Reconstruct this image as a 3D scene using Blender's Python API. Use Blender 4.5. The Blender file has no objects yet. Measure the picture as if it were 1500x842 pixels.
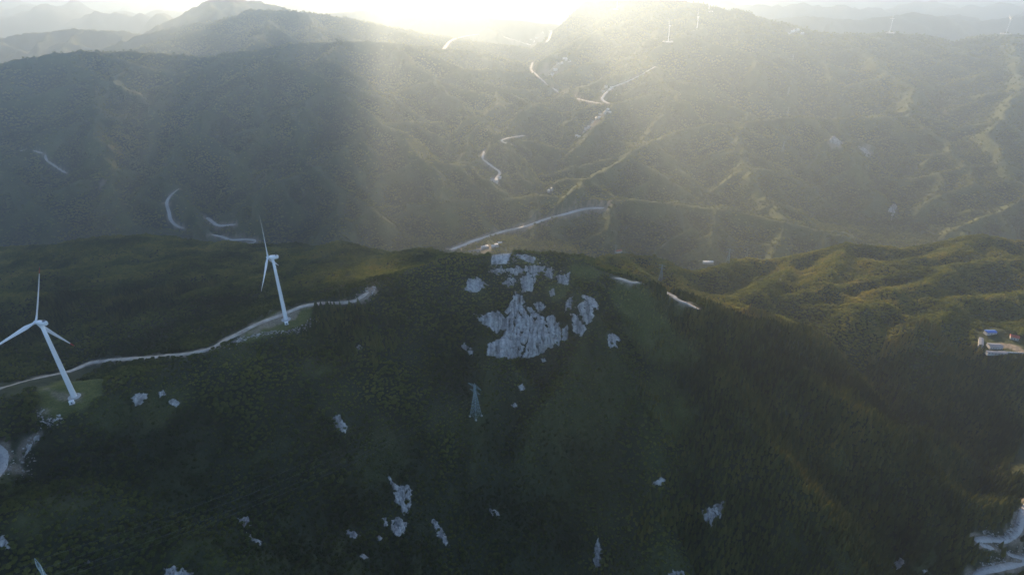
import bpy, bmesh, math, random
import numpy as np
from mathutils import Vector, Matrix

random.seed(7)
rng = np.random.default_rng(7)
scene = bpy.context.scene
COL = scene.collection

# ------------------------------------------------------------------ camera
CAMZ = 1000.0
FPX = 870.0                      # focal length in pixels of the 1500 px wide photograph
PITCH = math.radians(29.2)
cam_d = bpy.data.cameras.new('camera')
cam = bpy.data.objects.new('camera', cam_d)
COL.objects.link(cam)
cam.location = (0, 0, CAMZ)
cam.rotation_euler = (math.pi / 2 - PITCH, 0, 0)
cam_d.sensor_width = 36.0
cam_d.lens = 36.0 * FPX / 1500.0
cam_d.clip_start = 1.0
cam_d.clip_end = 200000.0
scene.camera = cam

# ------------------------------------------------------------------ sky, sun, exposure
SUN_EL = math.radians(21.0)
SUN_AZ = math.radians(-9.0)       # measured from straight ahead (+Y), right positive
world = bpy.data.worlds.new('World')
scene.world = world
world.use_nodes = True
wn = world.node_tree
wn.nodes.clear()
sky = wn.nodes.new('ShaderNodeTexSky')
sky.sky_type = 'NISHITA'
sky.sun_disc = False
sky.sun_elevation = SUN_EL
sky.sun_rotation = SUN_AZ
sky.altitude = 1200
sky.dust_density = 1.2
sky.ozone_density = 1.8
bg = wn.nodes.new('ShaderNodeBackground')
bg.inputs['Strength'].default_value = 0.13
wo = wn.nodes.new('ShaderNodeOutputWorld')
wn.links.new(sky.outputs[0], bg.inputs[0])
wn.links.new(bg.outputs[0], wo.inputs[0])

sun_d = bpy.data.lights.new('sun', 'SUN')
sun_d.energy = 5.0
sun_d.angle = math.radians(0.9)
sun_d.color = (1.0, 0.71, 0.41)
sun = bpy.data.objects.new('sun', sun_d)
COL.objects.link(sun)
sdir = Vector((math.sin(SUN_AZ) * math.cos(SUN_EL), math.cos(SUN_AZ) * math.cos(SUN_EL), math.sin(SUN_EL)))
sun.rotation_euler = sdir.to_track_quat('Z', 'Y').to_euler()
sun.location = (0, 0, 2500)
# unseen cloud bank, added to shade the left of the view: (metres left/right of the line to the sun, metres ahead, length, width)
_cr = random.Random(21)
CLOUDS = []
for i_ in range(21):
    for j_ in range(12):
        la_, al_ = 370 - 300 * (i_ + _cr.random()), 4200 + 370 * (j_ + _cr.random())
        if _cr.random() < min(1.0, 0.15 + (370 - la_) / 950.0) * (1.0 if al_ < 7200 else 1.0 - (al_ - 7200) / 2400.0):      # the bank thins out towards its right-hand and far edges
            k_ = 0.25 + 0.75 * min(1.0, (400 - la_) / 1000.0)
            CLOUDS.append((la_ + 40 + (330 * math.sin(al_ / 260.0) + 160 * math.sin(al_ / 97.0)) * math.exp(min(0.0, la_ + 250) / 130.0), al_, _cr.uniform(360, 600) * k_, _cr.uniform(420, 680) * (0.4 + 0.6 * k_)))
CLOUDS += [(-110, 5330, 300, 340), (-70, 5560, 280, 300), (4200, 5500, 1800, 1700), (5800, 8000, 2400, 2200), (4600, 11500, 2600, 2600)]  # first two added to cover a lit strip on the near ground

vs = scene.view_settings
vs.view_transform = 'Standard'
vs.look = 'None'
vs.exposure = 1.26
vs.gamma = 1.0
vs.use_curve_mapping = False
scene.cycles.use_denoising = True
scene.cycles.max_bounces = 4
scene.cycles.diffuse_bounces = 2
scene.cycles.transmission_bounces = 2
scene.cycles.volume_bounces = 0
scene.cycles.sample_clamp_indirect = 2.0
scene.cycles.transparent_max_bounces = 4
scene.cycles.use_adaptive_sampling = True
scene.cycles.adaptive_threshold = 0.01

# ------------------------------------------------------------------ small helpers
CT, ST = math.cos(PITCH), math.sin(PITCH)


def ray(px, py):
    """world direction through a point of the photograph (used only to survey positions)"""
    u = (px - 750.0) / FPX
    v = (421.0 - py) / FPX
    return np.array([u, CT + v * ST, -ST + v * CT])


def P(px, py, y):
    d = ray(px, py)
    t = y / d[1]
    return (d[0] * t, y, CAMZ + d[2] * t)


def sstep(a, b, x):
    t = np.clip((x - a) / (b - a), 0, 1)
    return t * t * (3 - 2 * t)


_ga = rng.random(1024) * 2 * math.pi
GX, GY = np.cos(_ga), np.sin(_ga)


def perlin(x, y, seed=0):
    xi = np.floor(x).astype(np.int64)
    yi = np.floor(y).astype(np.int64)
    fx, fy = x - xi, y - yi
    ux = fx * fx * fx * (fx * (fx * 6 - 15) + 10)
    uy = fy * fy * fy * (fy * (fy * 6 - 15) + 10)

    def g(ix, iy, dx, dy):
        h = (ix * 374761393 + iy * 668265263 + seed * 974634777) & 0xffffffff
        h = ((h ^ (h >> 13)) * 1274126177) & 0xffffffff
        h = (h ^ (h >> 16)) & 1023
        return GX[h] * dx + GY[h] * dy
    a = g(xi, yi, fx, fy)
    b = g(xi + 1, yi, fx - 1, fy)
    c = g(xi, yi + 1, fx, fy - 1)
    d = g(xi + 1, yi + 1, fx - 1, fy - 1)
    return (a + (b - a) * ux + ((c + (d - c) * ux) - (a + (b - a) * ux)) * uy) * 1.5


def fbm(x, y, scale, octs=4, seed=0, gain=0.5):
    s = 0.0
    a = 1.0
    f = 1.0 / scale
    for o in range(octs):
        s = s + a * perlin(x * f, y * f, seed + o * 17)
        a *= gain
        f *= 2.03
    return s


def ridged(x, y, scale, octs=4, seed=0, gain=0.5):
    s = 0.0
    a = 1.0
    f = 1.0 / scale
    w = 1.0
    for o in range(octs):
        n = 1 - np.abs(perlin(x * f, y * f, seed + o * 31))
        n = n * n
        s = s + a * n * w
        w = np.clip(n * 1.2, 0, 1)
        a *= gain
        f *= 2.1
    return s


# ------------------------------------------------------------------ terrain: ridges in world space
RIDGES = []          # (Nx3 points, side slope, rounding, blend)


def ridge(pts, k=0.6, c=15.0, blend=10.0, flat=0.0, k2=0.7):
    """side slope k near the crest; beyond `flat` metres (if given) the flanks steepen to k2"""
    RIDGES.append((np.array(pts, float), k, c, blend, flat, k2))


def spurs(pts, every, length, drop, k, c, blend, sides=(-1, 1), seed=1, lvl=1, zmin=90):
    """branching side spurs that descend from a crest"""
    r = random.Random(seed)
    pts = [Vector(p) for p in pts]
    for a, b in zip(pts, pts[1:]):
        L = (b - a).length
        n = max(1, int(L / every + r.random()))
        for i in range(n):
            t = (i + r.uniform(0.2, 0.8)) / n
            p = a.lerp(b, t)
            d = (b - a).to_2d().normalized()
            for s in sides:
                ang = math.atan2(d.y, d.x) + s * math.radians(r.uniform(55, 105))
                ln = length * r.uniform(0.6, 1.25)
                poly = [p.copy()]
                q = p.copy()
                m = 5
                dr = drop * r.uniform(0.8, 1.2)
                for j in range(m):
                    ang += r.uniform(-0.28, 0.28)
                    st = ln / m
                    q = q + Vector((math.cos(ang) * st, math.sin(ang) * st, -st * dr * (0.55 + 0.9 * j / m) + r.uniform(-1, 1) * st * 0.05))
                    if q.z < zmin:
                        break
                    poly.append(q.copy())
                if len(poly) > 2:
                    ridge(poly, k * r.uniform(0.9, 1.1), c, blend)
                    if lvl > 0:
                        spurs(poly[1:], every * 0.55, length * 0.42, drop * 1.25, k * 1.1, c * 0.7, blend * 0.7, (-1, 1), seed * 31 + i * 7 + s, lvl - 1, zmin)


# near hill: turbine ridge, summit, right-hand spur
MAIN = [P(400, 474, 575), P(470, 446, 605), P(540, 428, 645), P(600, 402, 690), P(660, 384, 715), P(760, 373, 722),
        P(850, 383, 705), P(900, 402, 680), P(960, 428, 650), P(1030, 457, 622), P(1090, 492, 595), P(1150, 535, 565),
        P(1250, 603, 520), P(1330, 680, 472), P(1390, 760, 422), P(1420, 850, 372), P(1440, 930, 330)]
ridge(MAIN, 0.72, 16, 8)
T1RIDGE = [P(-260, 640, 370), P(-60, 600, 400), P(109, 580, 425), P(200, 552, 455), P(320, 530, 500), P(400, 474, 575)]
ridge(T1RIDGE, 0.68, 22, 8)
ridge([P(320, 530, 500), P(450, 543, 503), P(560, 582, 500), P(640, 680, 452), P(700, 830, 392), P(730, 930, 350)], 0.55, 14, 8)
ridge([P(840, 440, 655), P(930, 540, 560), P(1000, 650, 497), P(1040, 760, 428), P(1060, 870, 370)], 0.55, 14, 12)
ridge([P(1030, 457, 622), P(1065, 580, 540), P(1140, 690, 470), P(1190, 800, 405), P(1210, 900, 350)], 0.55, 10, 8)
ridge([P(-200, 720, 262), P(0, 763, 285), P(130, 790, 290), P(260, 806, 291), P(420, 850, 282)], 0.6, 14, 8)
# plateau behind the turbine ridge
ridge([P(320, 524, 505), P(240, 480, 615), P(180, 432, 770), P(120, 372, 985), P(40, 382, 1030), P(-200, 390, 1060)], 0.26, 25, 18, 110, 0.65)
ridge([P(420, 470, 585), P(400, 432, 720), P(330, 398, 880), P(260, 376, 1000), P(120, 372, 985)], 0.26, 22, 18, 90, 0.65)
ridge([P(540, 430, 645), P(520, 408, 770), P(480, 376, 940), P(400, 374, 1030), P(330, 380, 1060)], 0.30, 18, 18, 80, 0.65)
ridge([P(-260, 640, 370), P(-200, 530, 555), P(-150, 440, 770), P(-200, 390, 1060)], 0.26, 25, 18, 110, 0.65)
ridge([P(660, 386, 715), P(610, 382, 850), P(560, 390, 940), P(500, 380, 985)], 0.40, 18, 15, 50, 0.65)
ridge([P(-20, 440, 760), P(100, 438, 740), P(200, 452, 690), P(270, 462, 660)], 0.42, 10, 8, 40, 0.6)
ridge([P(60, 405, 860), P(200, 402, 880), P(330, 410, 850), P(430, 420, 790)], 0.42, 10, 8, 40, 0.6)
# hill behind the summit and the right-hand forest
ridge([P(850, 385, 705), P(865, 402, 757), P(870, 386, 904), P(905, 374, 1016), P(960, 380, 1032), P(1000, 400, 968)], 0.82, 6, 6)
ridge([P(905, 374, 1016), P(925, 392, 904), P(950, 412, 860)], 0.82, 5, 6)
ridge([P(960, 380, 1032), P(985, 400, 904), P(1000, 425, 843)], 0.82, 5, 6)
ridge([P(985, 402, 920), P(1050, 396, 960), P(1095, 382, 1064), P(1160, 381, 1104), P(1240, 361, 1144), P(1330, 368, 1144),
       P(1440, 350, 1168), P(1520, 356, 1168), P(1700, 364, 1160)], 0.82, 8, 6)
ridge([P(1160, 381, 1104), P(1150, 404, 960), P(1110, 429, 840), P(1060, 444, 817)], 0.82, 6, 6)
ridge([P(1240, 361, 1144), P(1230, 385, 1024), P(1200, 408, 904)], 0.82, 6, 6)
ridge([P(1440, 350, 1168), P(1390, 374, 1064), P(1330, 385, 1016)], 0.82, 6, 6)
ridge([P(1560, 372, 1040), P(1400, 392, 984), P(1290, 408, 936), P(1190, 428, 864), P(1140, 449, 843)], 0.82, 6, 6)
ridge([P(1400, 392, 984), P(1360, 412, 896), P(1310, 425, 840)], 0.82, 6, 6)
ridge([P(1560, 430, 877), P(1400, 440, 843), P(1330, 445, 826), P(1250, 461, 774), P(1190, 494, 800)], 0.75, 9, 7)
ridge([P(1400, 440, 843), P(1380, 462, 774), P(1340, 480, 731)], 0.82, 6, 6)
ridge([P(1650, 485, 757), P(1500, 495, 714), P(1400, 505, 800), P(1300, 520, 770), P(1230, 545, 730)], 0.42, 16, 10, 45, 0.75)
ridge([P(1020, 440, 826), P(1100, 454, 748), P(1160, 476, 800), P(1230, 520, 740)], 0.70, 8, 8)
ridge([P(1060, 444, 817), P(1010, 434, 869), P(985, 410, 896)], 0.7, 8, 7)
ridge([P(1400, 505, 800), P(1440, 565, 680), P(1470, 645, 580), P(1520, 705, 500)], 0.7, 9, 8)
ridge([P(1300, 520, 770), P(1350, 605, 640), P(1400, 685, 550), P(1440, 745, 490)], 0.82, 6, 6)
spurs([P(1160, 381, 1104), P(1240, 361, 1144), P(1330, 368, 1144), P(1440, 350, 1168), P(1520, 356, 1168)], 130, 330, 0.30, 0.85, 6, 6, sides=(-1,), seed=15, lvl=0)
spurs([P(1400, 440, 843), P(1330, 445, 826), P(1250, 461, 774)], 90, 170, 0.32, 0.85, 5, 5, sides=(-1, 1), seed=16, lvl=0)
spurs([P(1560, 372, 1040), P(1400, 392, 984), P(1290, 408, 936), P(1190, 428, 864)], 110, 190, 0.32, 0.85, 5, 5, sides=(-1, 1), seed=17, lvl=0)
# runnels and small shoulders on the near slopes
spurs(MAIN[3:10], 85, 330, 0.44, 0.95, 4, 4, sides=(-1,), seed=5, lvl=0)
spurs(MAIN[9:15], 66, 200, 0.38, 0.95, 4, 4, sides=(-1, 1), seed=6, lvl=0)
spurs(T1RIDGE[:5], 85, 220, 0.45, 0.90, 5, 5, sides=(-1,), seed=8, lvl=0)

# far ranges
L1 = [P(-500, 120, 2700), P(-250, 125, 2800), P(-60, 108, 2900), P(40, 84, 3000), P(120, 76, 3100), P(180, 74, 3200), P(240, 80, 3250), P(300, 84, 3250),
      P(370, 74, 3350), P(450, 62, 3500), P(540, 60, 3550), P(600, 66, 3500), P(640, 84, 3400), P(690, 110, 3250), P(760, 142, 3100), P(820, 170, 2980)]
ridge(L1, 0.95, 10, 8)
spurs(L1, 520, 1700, 0.32, 0.85, 4, 5, seed=11)
L1b = [P(300, 84, 3250), P(390, 86, 3050), P(450, 104, 2900), P(520, 150, 2650), P(590, 200, 2450), P(640, 250, 2250), P(650, 300, 2050)]
ridge(L1b, 0.9, 6, 7)
spurs(L1b, 300, 650, 0.36, 0.85, 4, 5, seed=23)
L1c = [P(180, 74, 3200), P(150, 150, 2700), P(190, 210, 2400), P(240, 262, 2200)]
ridge(L1c, 0.9, 6, 7)
spurs(L1c, 260, 500, 0.4, 0.85, 4, 5, seed=29)
L1d = [P(20, 92, 2980), P(-20, 190, 2450), P(20, 260, 2150), P(60, 310, 1950)]
ridge(L1d, 0.9, 6, 7)
spurs(L1d, 260, 500, 0.4, 0.85, 4, 5, seed=37)
L1e = [P(390, 86, 3050), P(380, 160, 2620), P(420, 215, 2380), P(480, 262, 2150), P(560, 320, 1950)]
ridge(L1e, 0.9, 6, 7)
spurs(L1e, 240, 420, 0.4, 0.85, 4, 5, seed=41)
L2 = [P(60, 110, 3956), P(180, 76, 4042), P(260, 56, 4214), P(320, 34, 4386), P(365, 15, 4558), P(420, 15, 4558), P(470, 22, 4644), P(560, 38, 4472), P(640, 66, 4214), P(720, 88, 3870)]
ridge(L2, 0.88, 12, 10)
spurs(L2, 700, 1500, 0.28, 0.85, 4, 5, seed=51)
L3 = [P(120, 74, 5320), P(200, 52, 5390), P(260, 24, 5460), P(300, 3, 5530), P(328, -9, 5600), P(350, 2, 5600), P(385, 18, 5670), P(500, 40, 5740)]
ridge(L3, 0.88, 12, 10)
spurs(L3, 900, 1500, 0.35, 0.85, 4, 5, seed=57)
L4 = [P(-200, 70, 4816), P(-40, 60, 4902), P(60, 47, 5074), P(110, 42, 5160), P(165, 46, 5160), P(220, 62, 5074)]
ridge(L4, 0.88, 12, 10)
spurs(L4, 800, 1400, 0.3, 0.85, 4, 5, seed=61)
# right range
R1 = [P(880, -14, 5000), P(940, -8, 4700), P(1000, 2, 4500), P(1060, 13, 4300), P(1100, 18, 4250), P(1140, 36, 4150), P(1200, 48, 4100), P(1240, 51, 4080),
      P(1302, 47, 4080), P(1350, 51, 4050), P(1395, 61, 4000), P(1440, 55, 3950), P(1480, 48, 3950), P(1600, 60, 3900), P(1900, 80, 3800)]
ridge(R1, 0.88, 12, 10)
spurs(R1, 480, 950, 0.30, 0.85, 4, 5, seed=71)
R2 = [P(1000, 2, 4500), P(1025, 42, 3900), P(980, 60, 3600), P(930, 85, 3500), P(960, 110, 3200), P(1000, 150, 2850)]
ridge(R2, 0.88, 12, 10)
spurs(R2, 420, 900, 0.3, 0.85, 4, 5, seed=77)
R3 = [P(1340, 130, 3100), P(1330, 171, 2750), P(1250, 172, 2720), P(1150, 172, 2700), P(1080, 178, 2680), P(1000, 188, 2600), P(940, 215, 2450), P(880, 250, 2250), P(830, 285, 2080)]
ridge(R3, 0.9, 6, 6)
spurs(R3, 300, 560, 0.42, 0.85, 4, 5, seed=83)
R4 = [P(1240, 51, 4080), P(1290, 100, 3450), P(1340, 130, 3100)]
ridge(R4, 0.88, 12, 10)
spurs(R4, 360, 500, 0.34, 0.85, 4, 5, seed=87)
R5 = [P(1480, 48, 3950), P(1500, 120, 3100), P(1450, 195, 2500), P(1480, 260, 2150), P(1560, 300, 1950)]
ridge(R5, 0.88, 12, 10)
spurs(R5, 360, 600, 0.36, 0.85, 4, 5, seed=91)
R6 = [P(1330, 171, 2750), P(1390, 210, 2480), P(1430, 262, 2200), P(1480, 320, 1980)]
ridge(R6, 0.9, 6, 6)
spurs(R6, 260, 450, 0.42, 0.85, 4, 5, seed=93)
R7 = [P(740, 292, 2150), P(800, 287, 2120), P(860, 292, 2080), P(930, 292, 2020), P(1000, 300, 1960), P(1080, 310, 1900), P(1170, 328, 1830), P(1240, 345, 1780)]
ridge(R7, 0.9, 6, 6)
spurs(R7, 260, 330, 0.45, 0.85, 4, 5, seed=97)
R8 = [P(1080, 178, 2680), P(1090, 235, 2330), P(1120, 285, 2080), P(1150, 320, 1880)]
ridge(R8, 0.9, 6, 6)
spurs(R8, 240, 420, 0.42, 0.85, 4, 5, seed=101)

M1 = [P(420, 46, 5300), P(480, 36, 5200), P(540, 34, 5150), P(610, 48, 5000), P(690, 60, 4850), P(770, 72, 4700)]
M2 = [P(480, 20, 6700), P(570, 14, 6600), P(660, 26, 6400), P(760, 30, 6200), P(850, 42, 6000), P(930, 30, 5900), P(1000, 22, 5900)]
M3 = [P(-100, 16, 9000), P(60, 6, 9000), P(150, 18, 9000), P(420, 8, 9200), P(560, 0, 9300), P(700, 6, 9300), P(860, 0, 9300), P(1050, 10, 9000), P(1180, 4, 9000), P(1330, 14, 9000), P(1500, 2, 9000), P(1650, 10, 9000)]
M4 = [P(1080, 34, 6300), P(1170, 24, 6300), P(1260, 30, 6400), P(1340, 18, 6500), P(1430, 32, 6400), P(1520, 20, 6300), P(1650, 30, 6200)]
for m_, sd_ in ((M1, 111), (M2, 113), (M3, 117), (M4, 119)):
    ridge(m_, 0.7, 20, 15)
    spurs(m_, 650, 800, 0.35, 0.7, 10, 10, seed=sd_, lvl=0)

FLOOR = 80.0


def raw_height(x, y):
    r = np.hypot(x, y)
    far = sstep(5200, 8500, r)
    back = sstep(-200, -1500, y)
    near = 1 - sstep(900, 1800, r)
    wa = 6 + 22 * sstep(1200, 3000, r)
    wx = x + wa * fbm(x, y, 160 + 0, 3, 5)
    wy = y + wa * fbm(x, y, 160 + 0, 3, 9)
    h = FLOOR + 30 * fbm(x, y, 700, 3, 3) + 20
    mnt = ridged(x, y, 3200, 5, 40)
    h = h + far * (mnt * 330 - 230) + back * (mnt * 330 - 200)
    for pts, k, c, blend, flat, k2 in RIDGES:
        reach = (pts[:, 2].max() - FLOOR + 60) / k + 60 if not flat else flat + (pts[:, 2].max() - FLOOR + 60) / k2 + 60
        lo = pts[:, :2].min(0) - reach
        hi = pts[:, :2].max(0) + reach
        m = np.nonzero((wx > lo[0]) & (wx < hi[0]) & (wy > lo[1]) & (wy < hi[1]))[0]
        if m.size == 0:
            continue
        X, Y = wx[m], wy[m]
        best = np.full(m.size, -1e9)
        for a, b in zip(pts[:-1], pts[1:]):
            d = b - a
            L2_ = d[0] * d[0] + d[1] * d[1] + 1e-9
            t = np.clip(((X - a[0]) * d[0] + (Y - a[1]) * d[1]) / L2_, 0, 1)
            dist2 = (X - a[0] - t * d[0]) ** 2 + (Y - a[1] - t * d[1]) ** 2
            dd = np.sqrt(dist2 + c * c) - c
            z = a[2] + t * d[2] - k * dd
            if flat:
                z = z - (k2 - k) * np.clip(dd - flat, 0, None)
            np.maximum(best, z, out=best)
        hm = h[m]
        e = np.clip(blend * 2 - np.abs(hm - best), 0, None) / (blend * 2)
        h[m] = np.maximum(hm, best) + e * e * blend * 0.5
    h = h + 2.2 * fbm(x, y, 45, 3, 60) + 8 * fbm(x, y, 120, 3, 63) * sstep(640, 760, y) * near
    h = h + (1 - near) * 7 * fbm(x, y, 150, 4, 70)
    return h


# polar sheet: dense in front of the viewer, coarser behind, out to the horizon
a_front = np.radians(np.linspace(-61, 61, 820))
a_back = np.radians(np.linspace(61, 299, 60))[1:-1]
ANG = np.concatenate([a_front, a_back])
RAD = np.concatenate([[0.0, 60.0], np.geomspace(120, 1700, 470), np.geomspace(1700, 9000, 330)[1:], np.geomspace(9000, 42000, 70)[1:]])
NA, NR = len(ANG), len(RAD)
GA, GR = np.meshgrid(ANG, RAD, indexing='ij')
GXX, GYY = np.sin(GA) * GR, np.cos(GA) * GR
HGT = raw_height(GXX.ravel(), GYY.ravel()).reshape(NA, NR)
NF = len(a_front)


def height(x, y):
    x = np.atleast_1d(np.asarray(x, float)); y = np.atleast_1d(np.asarray(y, float))
    return _interp(HGT, x, y)


def _interp(G, x, y):
    a = np.arctan2(x, y)
    r = np.hypot(x, y)
    fa = np.clip((a - a_front[0]) / (a_front[1] - a_front[0]), 0, NF - 1.001)
    ia = fa.astype(int); ta = fa - ia
    ir = np.clip(np.searchsorted(RAD, r) - 1, 0, NR - 2)
    tr = np.clip((r - RAD[ir]) / (RAD[ir + 1] - RAD[ir]), 0, 1)
    return ((G[ia, ir] * (1 - tr) + G[ia, ir + 1] * tr) * (1 - ta) + (G[ia + 1, ir] * (1 - tr) + G[ia + 1, ir + 1] * tr) * ta)


def hit(px, py, rmin=0.0):
    """where the line of sight through a photograph point meets the ground"""
    d = ray(px, py)
    hr = math.hypot(d[0], d[1])
    a = math.atan2(d[0], d[1])
    rr = np.concatenate([np.linspace(max(rmin, 150), 2500, 2600), np.geomspace(2500, 30000, 2000)])
    z = CAMZ + d[2] / hr * rr
    g = height(np.sin(a) * rr, np.cos(a) * rr)
    i = np.argmax(z <= g)
    if not (z <= g).any():
        i = len(rr) - 1
    r = rr[i]
    if i > 0:
        e0, e1 = z[i - 1] - g[i - 1], z[i] - g[i]
        if e0 > 0 >= e1:
            r = rr[i - 1] + (rr[i] - rr[i - 1]) * e0 / (e0 - e1)
    x, y = math.sin(a) * r, math.cos(a) * r
    return np.array([x, y, float(height(x, y)[0])])
# ------------------------------------------------------------------ materials
MATS = {}


def nt(name):
    m = bpy.data.materials.new(name)
    m.use_nodes = True
    t = m.node_tree
    t.nodes.clear()
    return m, t


def N(t, kind, **kw):
    n = t.nodes.new(kind)
    for k, v in kw.items():
        if k in n.inputs:
            n.inputs[k].default_value = v
        else:
            setattr(n, k, v)
    return n


def ramp(t, fac, stops):
    r = t.nodes.new('ShaderNodeValToRGB')
    e = r.color_ramp.elements
    while len(e) < len(stops):
        e.new(0.5)
    for el, (p, c) in zip(e, stops):
        el.position = p
        el.color = (c[0], c[1], c[2], 1)
    t.links.new(fac, r.inputs[0])
    return r.outputs[0]


def mixc(t, fac, a, b, mode='MIX'):
    n = t.nodes.new('ShaderNodeMix')
    n.data_type = 'RGBA'
    n.blend_type = mode
    for s, v in ((n.inputs[0], fac), (n.inputs[6], a), (n.inputs[7], b)):
        if isinstance(v, (int, float)):
            s.default_value = v
        elif isinstance(v, tuple):
            s.default_value = (*v, 1)
        else:
            t.links.new(v, s)
    return n.outputs[2]


def attr(t, name):
    n = t.nodes.new('ShaderNodeAttribute')
    n.attribute_name = name
    return n


def noise(t, vec, scale, detail=4, rough=0.55):
    n = N(t, 'ShaderNodeTexNoise', Scale=scale, Detail=detail, Roughness=rough)
    t.links.new(vec, n.inputs['Vector'])
    return n.outputs['Fac']


def finish(t, color, rough=0.8, bump=None, dist=1.0, strength=1.0, metal=0.0, spec=0.3):
    b = N(t, 'ShaderNodeBsdfPrincipled', Roughness=rough, Metallic=metal)
    b.inputs['Specular IOR Level'].default_value = spec
    if isinstance(color, tuple):
        b.inputs['Base Color'].default_value = (*color, 1)
    else:
        t.links.new(color, b.inputs['Base Color'])
    if bump is not None:
        bn = N(t, 'ShaderNodeBump', Strength=strength, Distance=dist)
        t.links.new(bump, bn.inputs['Height'])
        t.links.new(bn.outputs[0], b.inputs['Normal'])
    o = t.nodes.new('ShaderNodeOutputMaterial')
    t.links.new(b.outputs[0], o.inputs[0])
    return b


def mat_ground():
    m, t = nt('hillside_ground')
    geo = t.nodes.new('ShaderNodeNewGeometry')
    pos = geo.outputs['Position']
    big = noise(t, pos, 0.008, 5)
    mid = noise(t, pos, 0.05, 6, 0.7)
    fine = noise(t, pos, 0.55, 4, 0.65)
    forest = ramp(t, big, [(0.3, (0.022, 0.030, 0.016)), (0.5, (0.034, 0.042, 0.020)), (0.7, (0.050, 0.048, 0.024))])
    forest = mixc(t, mid, forest, (0.028, 0.037, 0.018))
    grass = ramp(t, mid, [(0.3, (0.058, 0.070, 0.021)), (0.55, (0.092, 0.104, 0.032)), (0.75, (0.14, 0.130, 0.052))])
    grass = mixc(t, 0.75, grass, ramp(t, fine, [(0.3, (0.35, 0.40, 0.30)), (0.5, (0.8, 0.85, 0.7)), (0.68, (1.5, 1.35, 1.1))]), 'MULTIPLY')
    bare = ramp(t, fine, [(0.25, (0.13, 0.10, 0.075)), (0.6, (0.27, 0.23, 0.18)), (0.8, (0.42, 0.39, 0.34))])
    c = mixc(t, attr(t, 'grass').outputs['Fac'], forest, grass)
    c = mixc(t, attr(t, 'bare').outputs['Fac'], c, bare)
    vo = N(t, 'ShaderNodeTexVoronoi', Scale=0.16)
    t.links.new(pos, vo.inputs['Vector'])
    mth = N(t, 'ShaderNodeMath', operation='ADD')
    t.links.new(vo.outputs['Distance'], mth.inputs[0])
    t.links.new(fine, mth.inputs[1])
    finish(t, c, 0.95, mth.outputs[0], 1.5, 0.7, spec=0.1)
    return m


def mat_leaf(name, stops, trans=0.35):
    m, t = nt(name)
    oi = t.nodes.new('ShaderNodeObjectInfo')
    geo = t.nodes.new('ShaderNodeNewGeometry')
    big = noise(t, geo.outputs['Position'], 0.006, 3)
    mid = noise(t, geo.outputs['Position'], 0.03, 3)
    s = N(t, 'ShaderNodeMath', operation='MULTIPLY_ADD')
    t.links.new(oi.outputs['Random'], s.inputs[0]); s.inputs[1].default_value = 0.24
    s2 = N(t, 'ShaderNodeMath', operation='MULTIPLY_ADD')
    t.links.new(big, s2.inputs[0]); s2.inputs[1].default_value = 1.1
    s3 = N(t, 'ShaderNodeMath', operation='MULTIPLY_ADD')
    t.links.new(mid, s3.inputs[0]); s3.inputs[1].default_value = 0.7; s3.inputs[2].default_value = -0.55
    t.links.new(s3.outputs[0], s2.inputs[2])
    t.links.new(s2.outputs[0], s.inputs[2])
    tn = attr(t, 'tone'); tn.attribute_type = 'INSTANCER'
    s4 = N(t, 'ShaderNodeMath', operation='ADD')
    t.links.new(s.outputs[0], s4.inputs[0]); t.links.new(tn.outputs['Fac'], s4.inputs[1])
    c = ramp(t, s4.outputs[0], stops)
    d = N(t, 'ShaderNodeBsdfDiffuse', Roughness=0.9)
    tr = N(t, 'ShaderNodeBsdfTranslucent')
    warm = mixc(t, 1.0, c, (1.3, 1.25, 0.5), 'MULTIPLY')
    t.links.new(c, d.inputs[0]); t.links.new(warm, tr.inputs[0])
    mx = N(t, 'ShaderNodeAddShader')
    t.links.new(d.outputs[0], mx.inputs[0]); t.links.new(tr.outputs[0], mx.inputs[1])
    o = t.nodes.new('ShaderNodeOutputMaterial')
    t.links.new(mx.outputs[0], o.inputs[0])
    return m


def mat_simple(name, stops, scale=0.5, rough=0.8, bump=0.3, dist=0.3, metal=0.0, spec=0.3, obj=False, detail=5):
    m, t = nt(name)
    if obj:
        tc = t.nodes.new('ShaderNodeTexCoord'); pos = tc.outputs['Object']
    else:
        pos = t.nodes.new('ShaderNodeNewGeometry').outputs['Position']
    n = noise(t, pos, scale, detail, 0.6)
    c = ramp(t, n, stops)
    finish(t, c, rough, n if bump else None, dist, bump, metal, spec)
    return m


def mat_granite():
    m, t = nt('granite')
    geo = t.nodes.new('ShaderNodeNewGeometry')
    mp = N(t, 'ShaderNodeMapping')
    mp.inputs['Scale'].default_value = (1.0, 0.12, 0.12)          # water streaks run down the face
    t.links.new(geo.outputs['Position'], mp.inputs[0])
    st = noise(t, mp.outputs[0], 0.22, 6, 0.62)
    f = noise(t, geo.outputs['Position'], 0.25, 6, 0.6)
    base = ramp(t, f, [(0.3, (0.20, 0.19, 0.18)), (0.5, (0.37, 0.36, 0.34)), (0.7, (0.54, 0.52, 0.49))])
    sk = ramp(t, st, [(0.38, (0.22, 0.21, 0.21)), (0.47, (0.62, 0.61, 0.60)), (0.56, (1.0, 0.99, 0.97))])
    c = mixc(t, 0.65, base, sk, 'MULTIPLY')
    finish(t, c, 0.75, f, 0.8, 0.6, spec=0.25)
    return m


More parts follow.
